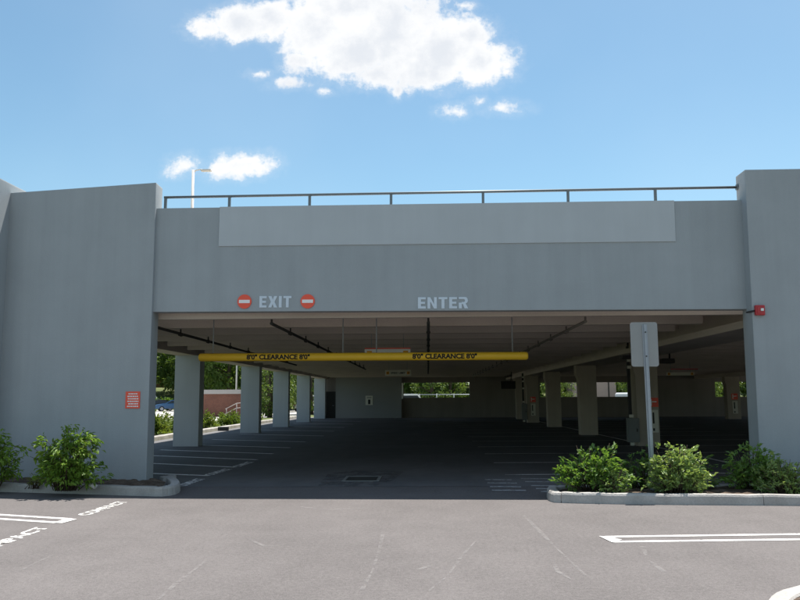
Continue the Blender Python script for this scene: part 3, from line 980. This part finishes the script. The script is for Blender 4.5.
# fire alarm on the right pier
fa = thing('fire_alarm', 'red fire alarm strobe on the corner of the right pier', 'fire alarm', (5.98, 14.45, 3.12))
bm = nb(); bx(bm, 5.905, 6.075, 14.385, 14.452, 3.115, 3.30, 0.022); obj('body', bm, M['alarm'], fa)
bm = nb(); bx(bm, 5.995, 6.045, 14.365, 14.392, 3.19, 3.24, 0.01); obj('strobe_lens', bm, M['lens'], fa)
bm = nb(); bx(bm, 5.935, 5.985, 14.377, 14.388, 3.15, 3.27, 0.004); obj('grille', bm, M['alarm'], fa)
bm = nb(); tube(bm, [(5.905, 14.43, 3.20), (5.85, 14.43, 3.19), (5.83, 14.6, 3.19)], 0.016, 8); obj('conduit', bm, M['dark'], fa)

# red arrow signs with plates on columns
def col_sign(x, y, z, s, ph, label):
    t = thing('emergency_sign', label, 'sign', (x, y, z), 'red signs with plates on the inside columns')
    bm = nb(); bx(bm, x - s / 2, x + s / 2, y - 0.02, y - 0.002, z, z + s); p = obj('red_panel', bm, M['red'], t)
    bm = nb(); bx(bm, x - s * .36, x + s * .30, y - 0.026, y - 0.021, z + s * .5, z + s * .62); bx(bm, x - s * .36, x - s * .22, y - 0.0262, y - 0.0212, z + s * .14, z + s * .86)
    obj('white_mark', bm, M['white'], p)
    bm = nb(); bx(bm, x - s * .42, x + s * .42, y - 0.03, y - 0.002, z - 0.12 - ph, z - 0.10, 0.004); pl = obj('plate', bm, M['cream'], t)
    bm = nb(); bx(bm, x - s * .2, x - s * .02, y - 0.036, y - 0.031, z - ph * .62 - 0.1, z - 0.18); bx(bm, x - s * .2, x + s * 0.0, y - 0.036, y - 0.031, z - ph * 0.95 - 0.1, z - ph * 0.83 - 0.1)
    obj('dark_strip', bm, M['dark'], pl)


col_sign(7.47, 26.5, 1.28, 0.30, 0.72, 'red sign and tall plate on the column behind the signpost')
col_sign(6.62, 50.2, 1.28, 0.34, 0.72, 'red sign and plate on the farthest column left of the other two')
col_sign(21.4, 56.0, 1.35, 0.42, 0.85, 'red sign and plate on the lone column by the right pier')

# conduits with white fittings and electric boxes
def conduit(x, y, zt, label, box, spots, glabel):
    t = thing('electrical_conduit', label, 'conduit', (x, y, 0))
    bm = nb(); bx(bm, x - 0.05, x + 0.05, y, y + 0.06, 0.3, zt); obj('duct', bm, M['dark'], t)
    for z in spots:
        bm = nb(); bx(bm, x - 0.05, x + 0.09, y - 0.05, y - 0.002, z, z + 0.1, 0.012); obj('white_clamp', bm, M['cream'], t)
    e = thing('electrical_box', glabel, 'electrical box', (box[0], y, box[2]))
    bm = nb(); bx(bm, box[0], box[1], y - 0.28, y - 0.06, box[2], box[3], 0.015); obj('housing', bm, M['greybox'], e)
    bm = nb(); bx(bm, box[0] + 0.04, box[1] - 0.04, y - 0.292, y - 0.2805, box[2] + 0.05, box[3] - 0.05, 0.003); obj('door', bm, M['greybox'], e)
    bm = nb(); bx(bm, box[1] - 0.1, box[1] - 0.07, y - 0.31, y - 0.293, (box[2] + box[3]) / 2 - .05, (box[2] + box[3]) / 2 + .05); obj('handle', bm, M['dark'], e)


conduit(6.72, 26.6, 3.3, 'dark conduit with cream clamps left of the column behind the signpost', (6.55, 6.93, 0.14, 0.92), (0.02, 0.93, 2.55, 2.78), 'large grey electric box by the column behind the signpost')
conduit(6.02, 50.3, 3.1, 'dark conduit with pale clamps on the farthest inside column', (5.9, 6.22, 0.2, 1.2), (0.05, 1.25, 2.1, 2.55, 2.8), 'small dim electric box at the farthest inside column')

def fixture(p, w, h, label):
    t = thing('light_fixture', label, 'light fixture', (p.x, p.y, p.z))
    bm = nb(); bx(bm, p.x - w / 2, p.x + w / 2, p.y - 0.2, p.y + 0.2, p.z - h / 2, p.z + h / 2, 0.03); obj('housing', bm, M['dark'], t)
    bm = nb(); tube(bm, [(p.x + w * .2, p.y, p.z + h * .4), (p.x + w * .3, p.y, 3.7)], 0.03, 6); obj('stem', bm, M['dark'], t)


fixture(atY(626, 357, 26), 0.30, 0.14, 'black ceiling fixture just left of the metal sign plate')
fixture(atY(667, 361, 27), 0.42, 0.16, 'black ceiling fixture just right of the metal sign plate')
fixture(atY(508, 385, 52), 0.95, 0.5, 'dark boxy ceiling unit left of the farthest column')

# level number sign on the stair core
ns = thing('level_sign', 'small cream sign with number 1 on the stair wall', 'sign', (-4.64, 62.18, 1.03))
bm = nb(); bx(bm, -4.93, -4.36, 62.165, 62.195, 1.03, 1.76); obj('panel', bm, M['cream'], ns)
bm = shift(text_bm('1', 0.17, 0.36, 0.004, 0.03), (-4.64, 62.158, 1.28)); obj('numeral', bm, M['black'], ns)
bm = nb(); bx(bm, -4.83, -4.46, 62.155, 62.163, 1.58, 1.64); obj('dark_band', bm, M['greybox'], ns)

# drain grate
dg = thing('drain_grate', 'iron storm drain grate set in the entrance floor', 'drain', (-1.34, 16.2, 0.0))
bm = nb()
for (x0, x1, y0, y1) in ((-1.72, -0.98, 15.72, 15.78), (-1.72, -0.98, 16.62, 16.68), (-1.72, -1.66, 15.78, 16.62), (-1.04, -0.98, 15.78, 16.62)):
    bx(bm, x0, x1, y0, y1, 0.0, 0.016)
obj('frame', bm, M['greybox'], dg)
bm = nb()
for k in range(9):
    yy = 15.80 + k * 0.09
    bx(bm, -1.66, -1.04, yy, yy + 0.045, 0.0, 0.013)
obj('bars', bm, M['dark'], dg)

# signpost seen from behind, in the right bed
sp = thing('traffic_sign', 'bare metal back of a traffic sign on a steel post', 'traffic sign', (3.96, 13.2, 0.1))
pb = atY(648, 470, 13.2)
sx = atY(644.5, 347, 13.2).x
bm = nb(); pl = []
for (ox, oz, a0) in ((0.185, 2.83, 0), (-0.185, 2.83, 90), (-0.185, 2.17, 180), (0.185, 2.17, 270)):
    pl += [(sx + ox + 0.04 * math.cos(R(a0 + q)), oz + 0.04 * math.sin(R(a0 + q))) for q in (0, 22, 45, 68, 90)]
fr = [bm.verts.new((x, 13.2, z)) for x, z in pl]; bk = [bm.verts.new((x, 13.204, z)) for x, z in pl]
bm.faces.new(fr); bm.faces.new(bk[::-1])
for i in range(len(pl)):
    bm.faces.new((fr[i], bk[i], bk[(i + 1) % len(pl)], fr[(i + 1) % len(pl)]))
obj('plate', bm, M['signback'], sp)
bm = nb()
prf = [(-0.042, 0.0), (-0.042, -0.006), (-0.02, -0.006), (-0.016, -0.034), (0.016, -0.034), (0.02, -0.006), (0.042, -0.006), (0.042, 0.0), (0.014, 0.0), (0.010, -0.028), (-0.010, -0.028), (-0.014, 0.0)]
lo = [bm.verts.new((sx + 0.035 + a, 13.196 + b, 0.05)) for a, b in prf]; hi = [bm.verts.new((sx + 0.012 + a, 13.196 + b, 2.83)) for a, b in prf]
for i in range(len(prf)):
    j = (i + 1) % len(prf)
    bm.faces.new((lo[i], lo[j], hi[j], hi[i]))
bm.faces.new(hi)
obj('post', bm, M['galv'], sp)
for z in (2.3, 2.7):
    bm = nb(); tube(bm, [(sx + 0.015, 13.15, z), (sx + 0.015, 13.166, z)], 0.012, 8); obj('bolt', bm, M['dark'], sp)

# the front stands a little askew to the bays behind it and its top line falls slightly to the right
TURN = Matrix.Translation((0.3, FY, 4.0)) @ Matrix.Rotation(R(-1.9), 4, 'Z') @ Matrix.Rotation(R(0.45), 4, 'Y') @ Matrix.Translation((-0.3, -FY, -4.0))


def turn(o):
    if o.type == 'MESH':
        w = Matrix.Translation(world_off(o))
        o.data.transform(w.inverted() @ TURN @ w)
    for c in o.children:
        turn(c)


for o in list(gar.children):
    if o.name.split('.')[0] in ('fascia', 'edge_angle') or o.get('front'):
        turn(o)
for o in list(COL.objects):
    if o.parent is None and o.name.split('.')[0] in ('wall_lettering', 'no_entry_sign', 'roof_railing', 'fire_alarm'):
        turn(o)

# ================================================================== PLANTS NEAR
def shrub(name, loc, rx, ry, h, nst, nleaf, size, m, label, cat, seed, group=None, droop=0.3, aspect=0.5, tiers=False, z0=0.1):
    r = np.random.default_rng(seed)
    t = thing(name, label, cat, loc, group)
    bm = nb(); P, D = [], []
    for k in range(nst):
        a = r.uniform(0, 2 * math.pi); e = math.sqrt(r.uniform(0.0, 1.0))
        if tiers:
            hz = h * r.uniform(0.16, 1.0) * math.sqrt(max(0.12, 1 - 0.45 * e * e))
        else:
            hz = h * max(0.2, math.sqrt(max(0.0, 1 - e * e)) * r.uniform(0.6, 1.08))
        tip = Vector((math.cos(a) * rx * e, math.sin(a) * ry * e, hz))
        base = Vector((tip.x * 0.3 + r.normal(0, 0.03), tip.y * 0.3 + r.normal(0, 0.03), -0.05))
        midp = Vector((tip.x * 0.6, tip.y * 0.6, tip.z * (0.6 if not tiers else 0.8)))
        tube(bm, [base, midp, tip], [0.008, 0.006, 0.003], 5)
        per = max(3, nleaf // nst)
        # twigs with leaves along the outer part of the stem
        per = max(3, nleaf // nst)
        nc = max(2, per // 9)
        for c in range(nc):
            f = r.uniform(0.12, 1.0)
            p = midp.lerp(tip, (f - 0.4) / 0.6) if f > 0.4 else base.lerp(midp, 0.3 + f * 1.7)
            tw = Vector((r.normal(0, 1), r.normal(0, 1), r.normal(0.25, 0.5))).normalized() * size * r.uniform(0.8, 2.4)
            for q in range(per // nc):
                g = r.uniform(0, 1)
                P.append(p + tw * g + Vector(r.normal(0, size * 0.22, 3)))
                out = Vector((p.x, p.y, 0)).normalized() if p.length > 0.01 else Vector((0, 0, 1))
                D.append(tw.normalized() * 0.7 + out * 0.5 + Vector((0, 0, 0.25)))
    obj('stems', bm, M['bark'], t, local=True)
    P = np.array(P); P[:, 2] = np.maximum(P[:, 2], 0.03)
    me = leaves_mesh('foliage', P, np.array(D), size, aspect, droop=droop, seed=seed + 50)
    me.materials.append(m)
    link(bpy.data.objects.new('foliage', me), t)
    return t


GL = 'broadleaf shrubs in front of the left pier'
shrub('shrub', (-6.22, 13.50, 0.14), 0.68, 0.36, 1.06, 90, 3800, 0.088, M['leaf_left'], 'bright green shrub with drooping leaves below the red notice', 'shrub', 11, GL, 0.75, 0.42, True)
shrub('shrub', (-7.8, 13.85, 0.14), 0.70, 0.36, 0.98, 70, 2600, 0.088, M['leaf_left'], 'green shrub cut off by the left edge of the photo', 'shrub', 12, GL, 0.75, 0.42, True)
GD, GP = 'dark shrubs at the back of the right bed', 'shrubs in pale sunlit leaf colour along the front of the right bed'
shrub('shrub', (2.66, 13.12, 0.1), 0.66, 0.45, 0.84, 80, 3000, 0.078, M['leaf_dark'], 'dark green shrub at the left end of the right bed', 'shrub', 21, GD, 0.1, 0.5)
shrub('shrub', (3.55, 13.5, 0.1), 0.42, 0.35, 0.72, 34, 1200, 0.06, M['leaf_dark'], 'small dark shrub left of the signpost foot', 'shrub', 22, GD, 0.1, 0.5)
shrub('shrub', (4.45, 13.45, 0.1), 0.42, 0.35, 0.62, 34, 1000, 0.06, M['leaf_dark'], 'small dark shrub right of the signpost foot', 'shrub', 26, GD, 0.1, 0.5)
shrub('shrub', (5.35, 13.35, 0.1), 0.58, 0.4, 0.72, 70, 2600, 0.076, M['leaf_dark'], 'dark green shrub in front of the right pier', 'shrub', 23, GD, 0.1, 0.5)
shrub('shrub', (2.92, 12.83, 0.1), 0.30, 0.18, 0.48, 26, 650, 0.058, M['leaf_pale_sunlit'], 'small shrub in pale sunlit colour at the left end of the bed front', 'shrub', 31, GP, 0.15, 0.5)
shrub('shrub', (3.93, 12.86, 0.1), 0.6, 0.36, 0.80, 80, 2900, 0.074, M['leaf_pale_sunlit'], 'large shrub in pale sunlit colour in front of the signpost', 'shrub', 32, GP, 0.15, 0.5)
shrub('shrub', (5.62, 12.85, 0.1), 0.48, 0.32, 0.58, 60, 2000, 0.06, M['leaf_pale_sunlit'], 'shrub in pale sunlit colour by the right edge of the photo', 'shrub', 33, GP, 0.15, 0.5)
shrub('shrub', (7.0, 13.1, 0.1), 0.6, 0.42, 0.75, 50, 1700, 0.062, M['leaf_dark'], 'dark shrub beyond the right edge of the photo', 'shrub', 24, GD, 0.1, 0.5)
shrub('weed', (-6.95, 13.86, 0.13), 0.22, 0.10, 0.17, 18, 260, 0.045, M['leaf_weed'], 'small yellowish weed on the kerb left of the shrub', 'weed', 41, None, 0.1, 0.35)
bm = nb(); bmesh.ops.create_icosphere(bm, subdivisions=2, radius=0.07)
for v in bm.verts:
    v.co = Vector((v.co.x * 1.1, v.co.y, v.co.z * 0.75)) * rng.uniform(0.85, 1.12)
shift(bm, G(93, 486, 0.16))
o = obj('rock', bm, M['stone']); tag(o, 'pale stone lying in the mulch beside the left kerb', 'rock')

# ================================================================== BEYOND THE GARAGE
# low plants in the strip beside the left columns
pr = shrub('low_shrub', (-12.0, 34, 0), 1.0, 0.9, 0.85, 50, 1500, 0.17, M['leaf_strip'], 'bright green low shrub in the strip beyond the left columns', 'shrub', 51, 'low shrubs in the strip beyond the left columns', 0.1, 0.5)
k = 0
for (x, y, s) in ((-13.6, 35, 1.1), (-12.4, 38, .9), (-13.8, 40.5, 1.1), (-12.3, 43, .9), (-13.5, 45, 1.05), (-11.9, 47, .7), (-12.6, 50, .9), (-14.4, 31, 1.0), (-12.2, 53.5, .8), (-14.6, 49, 1.0), (-12.9, 57.5, .9), (-12.2, 30.5, .9)):
    dup(pr, (x, y, 0), rng.uniform(0, 6), None, (s, s, s * rng.uniform(.8, 1.1)))
# brick retaining wall with stone cap
bw = thing('brick_wall', 'low red brick wall with a pale stone cap', 'wall', (-19, 70, 0))
bm = nb(); bx(bm, -21.6, -15.4, 70, 70.4, -0.03, 2.0); obj('brickwork', bm, M['brick'], bw)
bm = nb(); bx(bm, -21.65, -15.35, 69.93, 70.47, 2.0, 2.38); obj('cap', bm, M['cap'], bw)
hr = thing('stair_handrail', 'grey sloping handrail in front of the brick wall', 'handrail', (-17, 69, 0))
for dz in (0.0, 0.42):
    bm = nb(); tube(bm, [(-17.9, 69.3, 0.25 + dz), (-16.9, 69.3, 0.75 + dz), (-15.6, 69.3, 0.85 + dz)], 0.035, 6); obj('rail', bm, M['cap'], hr)
for x, z in ((-17.8, .75), (-16.9, 1.17), (-15.8, 1.27)):
    bm = nb(); tube(bm, [(x, 69.3, 0), (x, 69.3, z)], 0.03, 6); obj('post', bm, M['cap'], hr)
# hydrant-like small dark curb stop
bm = nb(); bx(bm, -10.6, -10.1, 39.6, 39.9, 0.0, 0.2, 0.03)
o = obj('drain_block', bm, M['dark']); tag(o, 'dark block lying by the side kerb behind the first column', 'block')

# cars
def car(name, loc, rz, paint, label, group=None, van=False, L=4.5, Wd=1.8):
    t = thing(name, label, 'van' if van else 'car', loc, group, rz)
    h = L / 2
    if van:
        prof = [(-h, .35), (-h, 1.0), (-h + .1, 1.85), (-h + .4, 2.0), (h - 1.3, 2.0), (h - .75, 1.25), (h - .1, 1.0), (h, .7), (h, .35)]
        win = [(-h + .35, 1.25), (-h + .45, 1.8), (h - 1.35, 1.82), (h - .95, 1.25)]
    else:
        prof = [(-h, .32), (-h, .75), (-h + .12, .95), (-h + .75, 1.0), (-h + 1.25, 1.38), (-h + 1.7, 1.45), (h - 2.0, 1.43), (h - 1.3, .98), (h - .3, .85), (h - .02, .65), (h, .32)]
        win = [(-h + .95, 1.02), (-h + 1.35, 1.34), (h - 2.05, 1.37), (h - 1.5, 1.0)]

    def extr(bm, pts, y0, y1, inset=0.0):
        top = max(z for _, z in pts)
        a = [bm.verts.new((x, y0 + (inset * max(0, z - .9)), z)) for x, z in pts]; b = [bm.verts.new((x, y1 - (inset * max(0, z - .9)), z)) for x, z in pts]
        fs = [bm.faces.new(a), bm.faces.new(b[::-1])]
        for i in range(len(pts)):
            j = (i + 1) % len(pts)
            fs.append(bm.faces.new((a[i], b[i], b[j], a[j])))
        return fs
    bm = nb(); fs = extr(bm, prof, -Wd / 2, Wd / 2, 0.0 if van else 0.3)
    bmesh.ops.bevel(bm, geom=list({e for f in fs for e in f.edges}), offset=0.06, segments=2, affect='EDGES')
    obj('body', bm, paint, t, local=True)
    bm = nb(); extr(bm, win, -Wd / 2 - 0.012, Wd / 2 + 0.012, 0.0 if van else 0.3); obj('side_windows', bm, M['glass'], t, local=True)
    x0, z0, x1, z1 = (h - 1.3, 1.93, h - .82, 1.3) if van else (h - 1.95, 1.40, h - 1.35, 1.02)
    bm = nb(); q = [bm.verts.new(p) for p in ((x0 + .03, -Wd * .36, z0), (x0 + .03, Wd * .36, z0), (x1 + .03, Wd * .43, z1), (x1 + .03, -Wd * .43, z1))]
    q2 = [bm.verts.new(v.co + Vector((-0.02, 0, -0.02))) for v in q]
    bm.faces.new(q); bm.faces.new(q2[::-1])
    for i in range(4):
        j = (i + 1) % 4
        bm.faces.new((q[i], q2[i], q2[j], q[j]))
    obj('windscreen', bm, M['glass'], t, local=True)
    for sx_ in (-1, 1):
        for sy in (-1, 1):
            x = sx_ * (h - .85); y = sy * (Wd / 2 - .1)
            bm = nb(); tube(bm, [(x, y - sy * .1, .32), (x, y + sy * .12, .32)], 0.32, 18); w = obj('wheel', bm, M['tyre'], t, local=True)
            bm = nb(); tube(bm, [(x, y + sy * .121, .32), (x, y + sy * .128, .32)], 0.2, 14); obj('rim', bm, M['rim'], w, local=True)
    for sy in (-1, 1):
        bm = nb(); bx(bm, h - .06, h + .012, sy * Wd * .36 - .16, sy * Wd * .36 + .16, .6, .74); obj('headlight', bm, M['lens'], t, local=True)
        bm = nb(); bx(bm, -h - .012, -h + .06, sy * Wd * .38 - .12, sy * Wd * .38 + .12, .68, .86); obj('tail_light', bm, M['alarm'], t, local=True)
    return t


car('parked_car', (-33.0, 101, -0.02), R(-155), M['car_blue'], 'blue parked car seen through the first gap at left')
car('parked_car', (-35.9, 104, -0.02), R(-150), M['car_charcoal'], 'black parked car half hidden by the left pier')
car('parked_van', (-43.0, 119, 0.35), R(20), M['car_whitecar'], 'white van behind the hedge in the first gap', None, True, 5.0, 1.9)
car('parked_van', (-14.9, 98, -0.02), R(75), M['car_whitecar'], 'white van seen between the third and fourth left columns', None, True, 5.0, 1.9)
car('parked_van', (-2.2, 86, -0.02), R(8), M['car_whitecar'], 'white van at the left of the rear opening', None, True, 4.6, 1.8)
car('parked_van', (21.7, 86, -0.02), R(60), M['car_silver'], 'silver van in the right rear opening', None, True, 4.6, 1.8)

# grassy bank behind the roads, rising to the trees
def bank_z(x, y):
    y0 = 112.5 if x < -11 else 103.0
    t = min(1, max(0, (y - y0) / 26))
    return 3.6 * t * t * (3 - 2 * t) - 0.04


bm = nb(); gx = list(np.arange(-130, 131, 3.0)); gy = list(np.arange(90, 200, 3.0))
vv = [[bm.verts.new((x, y, bank_z(x, y) + (0.12 * math.sin(x * .7) * math.cos(y * .5) if bank_z(x, y) > 0.2 else 0))) for x in gx] for y in gy]
for i in range(len(gy) - 1):
    for j in range(len(gx) - 1):
        bm.faces.new((vv[i][j], vv[i][j + 1], vv[i + 1][j + 1], vv[i + 1][j]))
struct('bank', bm, M['grass'], 'grassy bank rising to the trees behind the garage')

# buildings far off
bb = thing('brown_building', 'low brown building among trees in the first gap', 'building', (-46, 140, 0))
bm = nb(); bx(bm, -54, -40, 140, 150, -0.03, 4.9); obj('wall', bm, M['brownwall'], bb)
bm = nb(); bx(bm, -54.4, -39.6, 139.6, 150.4, 4.9, 5.3); obj('roof', bm, M['brownwall'], bb)
for x in (-52, -49, -46, -43):
    bm = nb(); bx(bm, x - .6, x + .6, 139.94, 140.02, 1.4, 3.2); obj('window', bm, M['glass'], bb)
pbd = thing('office_building', 'pinkish rendered building with dark joints behind the garage', 'building', (20, 97, 0))
bm = nb(); bx(bm, 17.6, 22.9, 97, 108, -0.03, 6.5); obj('wall', bm, M['pinkwall'], pbd)
for x in (18.35, 20.25, 22.0):
    bm = nb(); bx(bm, x - .07, x + .07, 96.96, 97.05, 0, 6.4); obj('joint_strip', bm, M['dark'], pbd)
bm = nb(); bx(bm, 17.3, 23.2, 96.7, 108.3, 6.5, 6.9); obj('roof', bm, M['cap'], pbd)
fen = thing('guard_rail', 'thin pale rail fence on the lawn behind the rear opening', 'fence', (4, 92, 0))
for z in (1.0, 1.9):
    bm = nb(); tube(bm, [(-1, 92, z), (9, 92, z)], 0.05, 6); obj('rail', bm, M['galv'], fen)
for x in np.arange(-1, 9.1, 2.0):
    bm = nb(); tube(bm, [(x, 92, 0), (x, 92, 2.0)], 0.05, 6); obj('post', bm, M['galv'], fen)
lp = thing('street_lamp', 'thin pale lamp pole against the trees above the brick wall', 'street lamp', (-22.5, 92, 0))
bm = nb(); tube(bm, [(-22.5, 92, 0), (-22.5, 92, 8.2)], [0.13, 0.09], 8); obj('pole', bm, M['lamp'], lp)
bm = nb(); bx(bm, -22.9, -22.1, 91.8, 92.2, 8.2, 8.35, 0.04); obj('lamp_head', bm, M['lamp'], lp)


def tree_proto(name, h, rx, seed, m, nclump, per, size, label, group, low=0.25):
    r = np.random.default_rng(seed)
    t = thing(name, label, 'tree', (0, 0, 0), group)
    bm = nb(); tube(bm, [(0, 0, -0.2), (0.1, 0, h * .3), (-0.05, 0.1, h * .6), (0, 0, h * .9)], [0.28, 0.21, 0.13, 0.03], 8)
    P, D = [], []
    for k in range(nclump):
        a = r.uniform(0, 2 * math.pi); f = r.uniform(low, 1.0)
        rad = rx * math.sin(math.pi * min(0.97, (f - low) / (1 - low) * 0.8 + 0.22)) * r.uniform(0.35, 1.08)
        c = Vector((math.cos(a) * rad, math.sin(a) * rad, h * f))
        if k % 5 == 0:
            tube(bm, [(0, 0, h * f * .75), c * 0.6 + Vector((0, 0, h * f * .36)), c], [0.07, 0.04, 0.015], 5)
        cs = rx * r.uniform(0.16, 0.32)
        q = r.normal(0, 1, (per, 3)); q /= np.linalg.norm(q, axis=1)[:, None]
        q *= (r.uniform(0.4, 1.0, (per, 1)) * cs); q[:, 2] *= 0.75
        P.append(q + np.array(c)); D.append(q / cs + np.array([0, 0, -0.2]))
    obj('trunk', bm, M['bark'], t, local=True)
    me = leaves_mesh('crown', np.concatenate(P), np.concatenate(D), size, 0.6, droop=0.2, jit=0.6, seed=seed + 9)
    me.materials.append(m)
    link(bpy.data.objects.new('crown', me), t)
    return t


TG = 'trees standing beyond the garage'
protos = [tree_proto('broadleaf_tree', 15, 5.2, 61, M['leaf_tree'], 95, 75, 0.55, 'dark green broadleaf tree beyond the garage', TG, 0.14),
          tree_proto('broadleaf_tree', 13, 4.6, 62, M['leaf_tree_pale'], 85, 70, 0.55, 'paler yellow green broadleaf tree beyond the garage', TG, 0.12),
          tree_proto('small_tree', 6.0, 2.5, 63, M['leaf_tree_pale'], 50, 60, 0.26, 'small bright tree standing nearer the garage', TG, 0.08)]
spots = [(0, -47, 118), (0, -41, 128), (1, -36.5, 122), (0, -31, 116), (0, -27, 124), (1, -23, 112), (0, -20, 106), (0, -26.5, 104), (1, -17.5, 110), (0, -13.5, 116), (1, -18.6, 93),
         (0, -52, 132), (0, -34, 138), (0, -24, 138), (0, -12, 132), (0, -6, 122), (1, -9, 108), (1, -3, 128), (0, 3, 124), (0, 9, 118), (1, 6, 132), (0, 14.5, 108), (1, 12, 126), (0, 17, 126), (0, 40, 118), (1, 45, 108), (0, 50, 122), (1, 36, 104),
         (2, -13.4, 66.5), (2, -14.6, 71.5), (2, -11.6, 78), (2, -9.6, 84), (0, 1.2, 104), (0, -2.6, 108), (2, 2.8, 98), (2, 0.4, 95), (2, 5.9, 104), (2, 14.9, 93), (0, 16, 101), (2, 24.6, 93), (0, 27, 101), (2, 32, 93), (0, -62, 122), (1, -58, 112), (0, -70, 132), (0, -80, 120),
         (1, -29.5, 126), (0, -37, 131), (0, 22, 134), (0, 30, 138), (0, 58, 130), (1, 64, 116)]
spots += [(0 if i % 3 else 1, -98 + i * 6.2 + (i * 37 % 5) - 2, 148 + (i * 53 % 9)) for i in range(30)]
first = [True] * 3
for (k, x, y) in spots:
    s = rng.uniform(0.85, 1.15)
    if first[k]:
        first[k] = False
        protos[k].location = (x, y, bank_z(x, y)); protos[k].scale = (s, s, s)
    else:
        dup(protos[k], (x, y, bank_z(x, y)), rng.uniform(0, 6.28), None, (s, s, s * rng.uniform(0.9, 1.12)))
hp = shrub('hedge_bush', (-40, 116, 0.0), 1.6, 1.3, 1.7, 36, 900, 0.28, M['leaf_dark'], 'dark bush of the clipped row beyond the parked cars', 'bush', 71, 'dark bushes in a row beyond the parked cars', 0.1, 0.55)
for k in range(7):
    dup(hp, (-42.2 + k * 1.9 if k else -42.4, 116 + 0.2 * (k % 2), 0), k * 1.1)
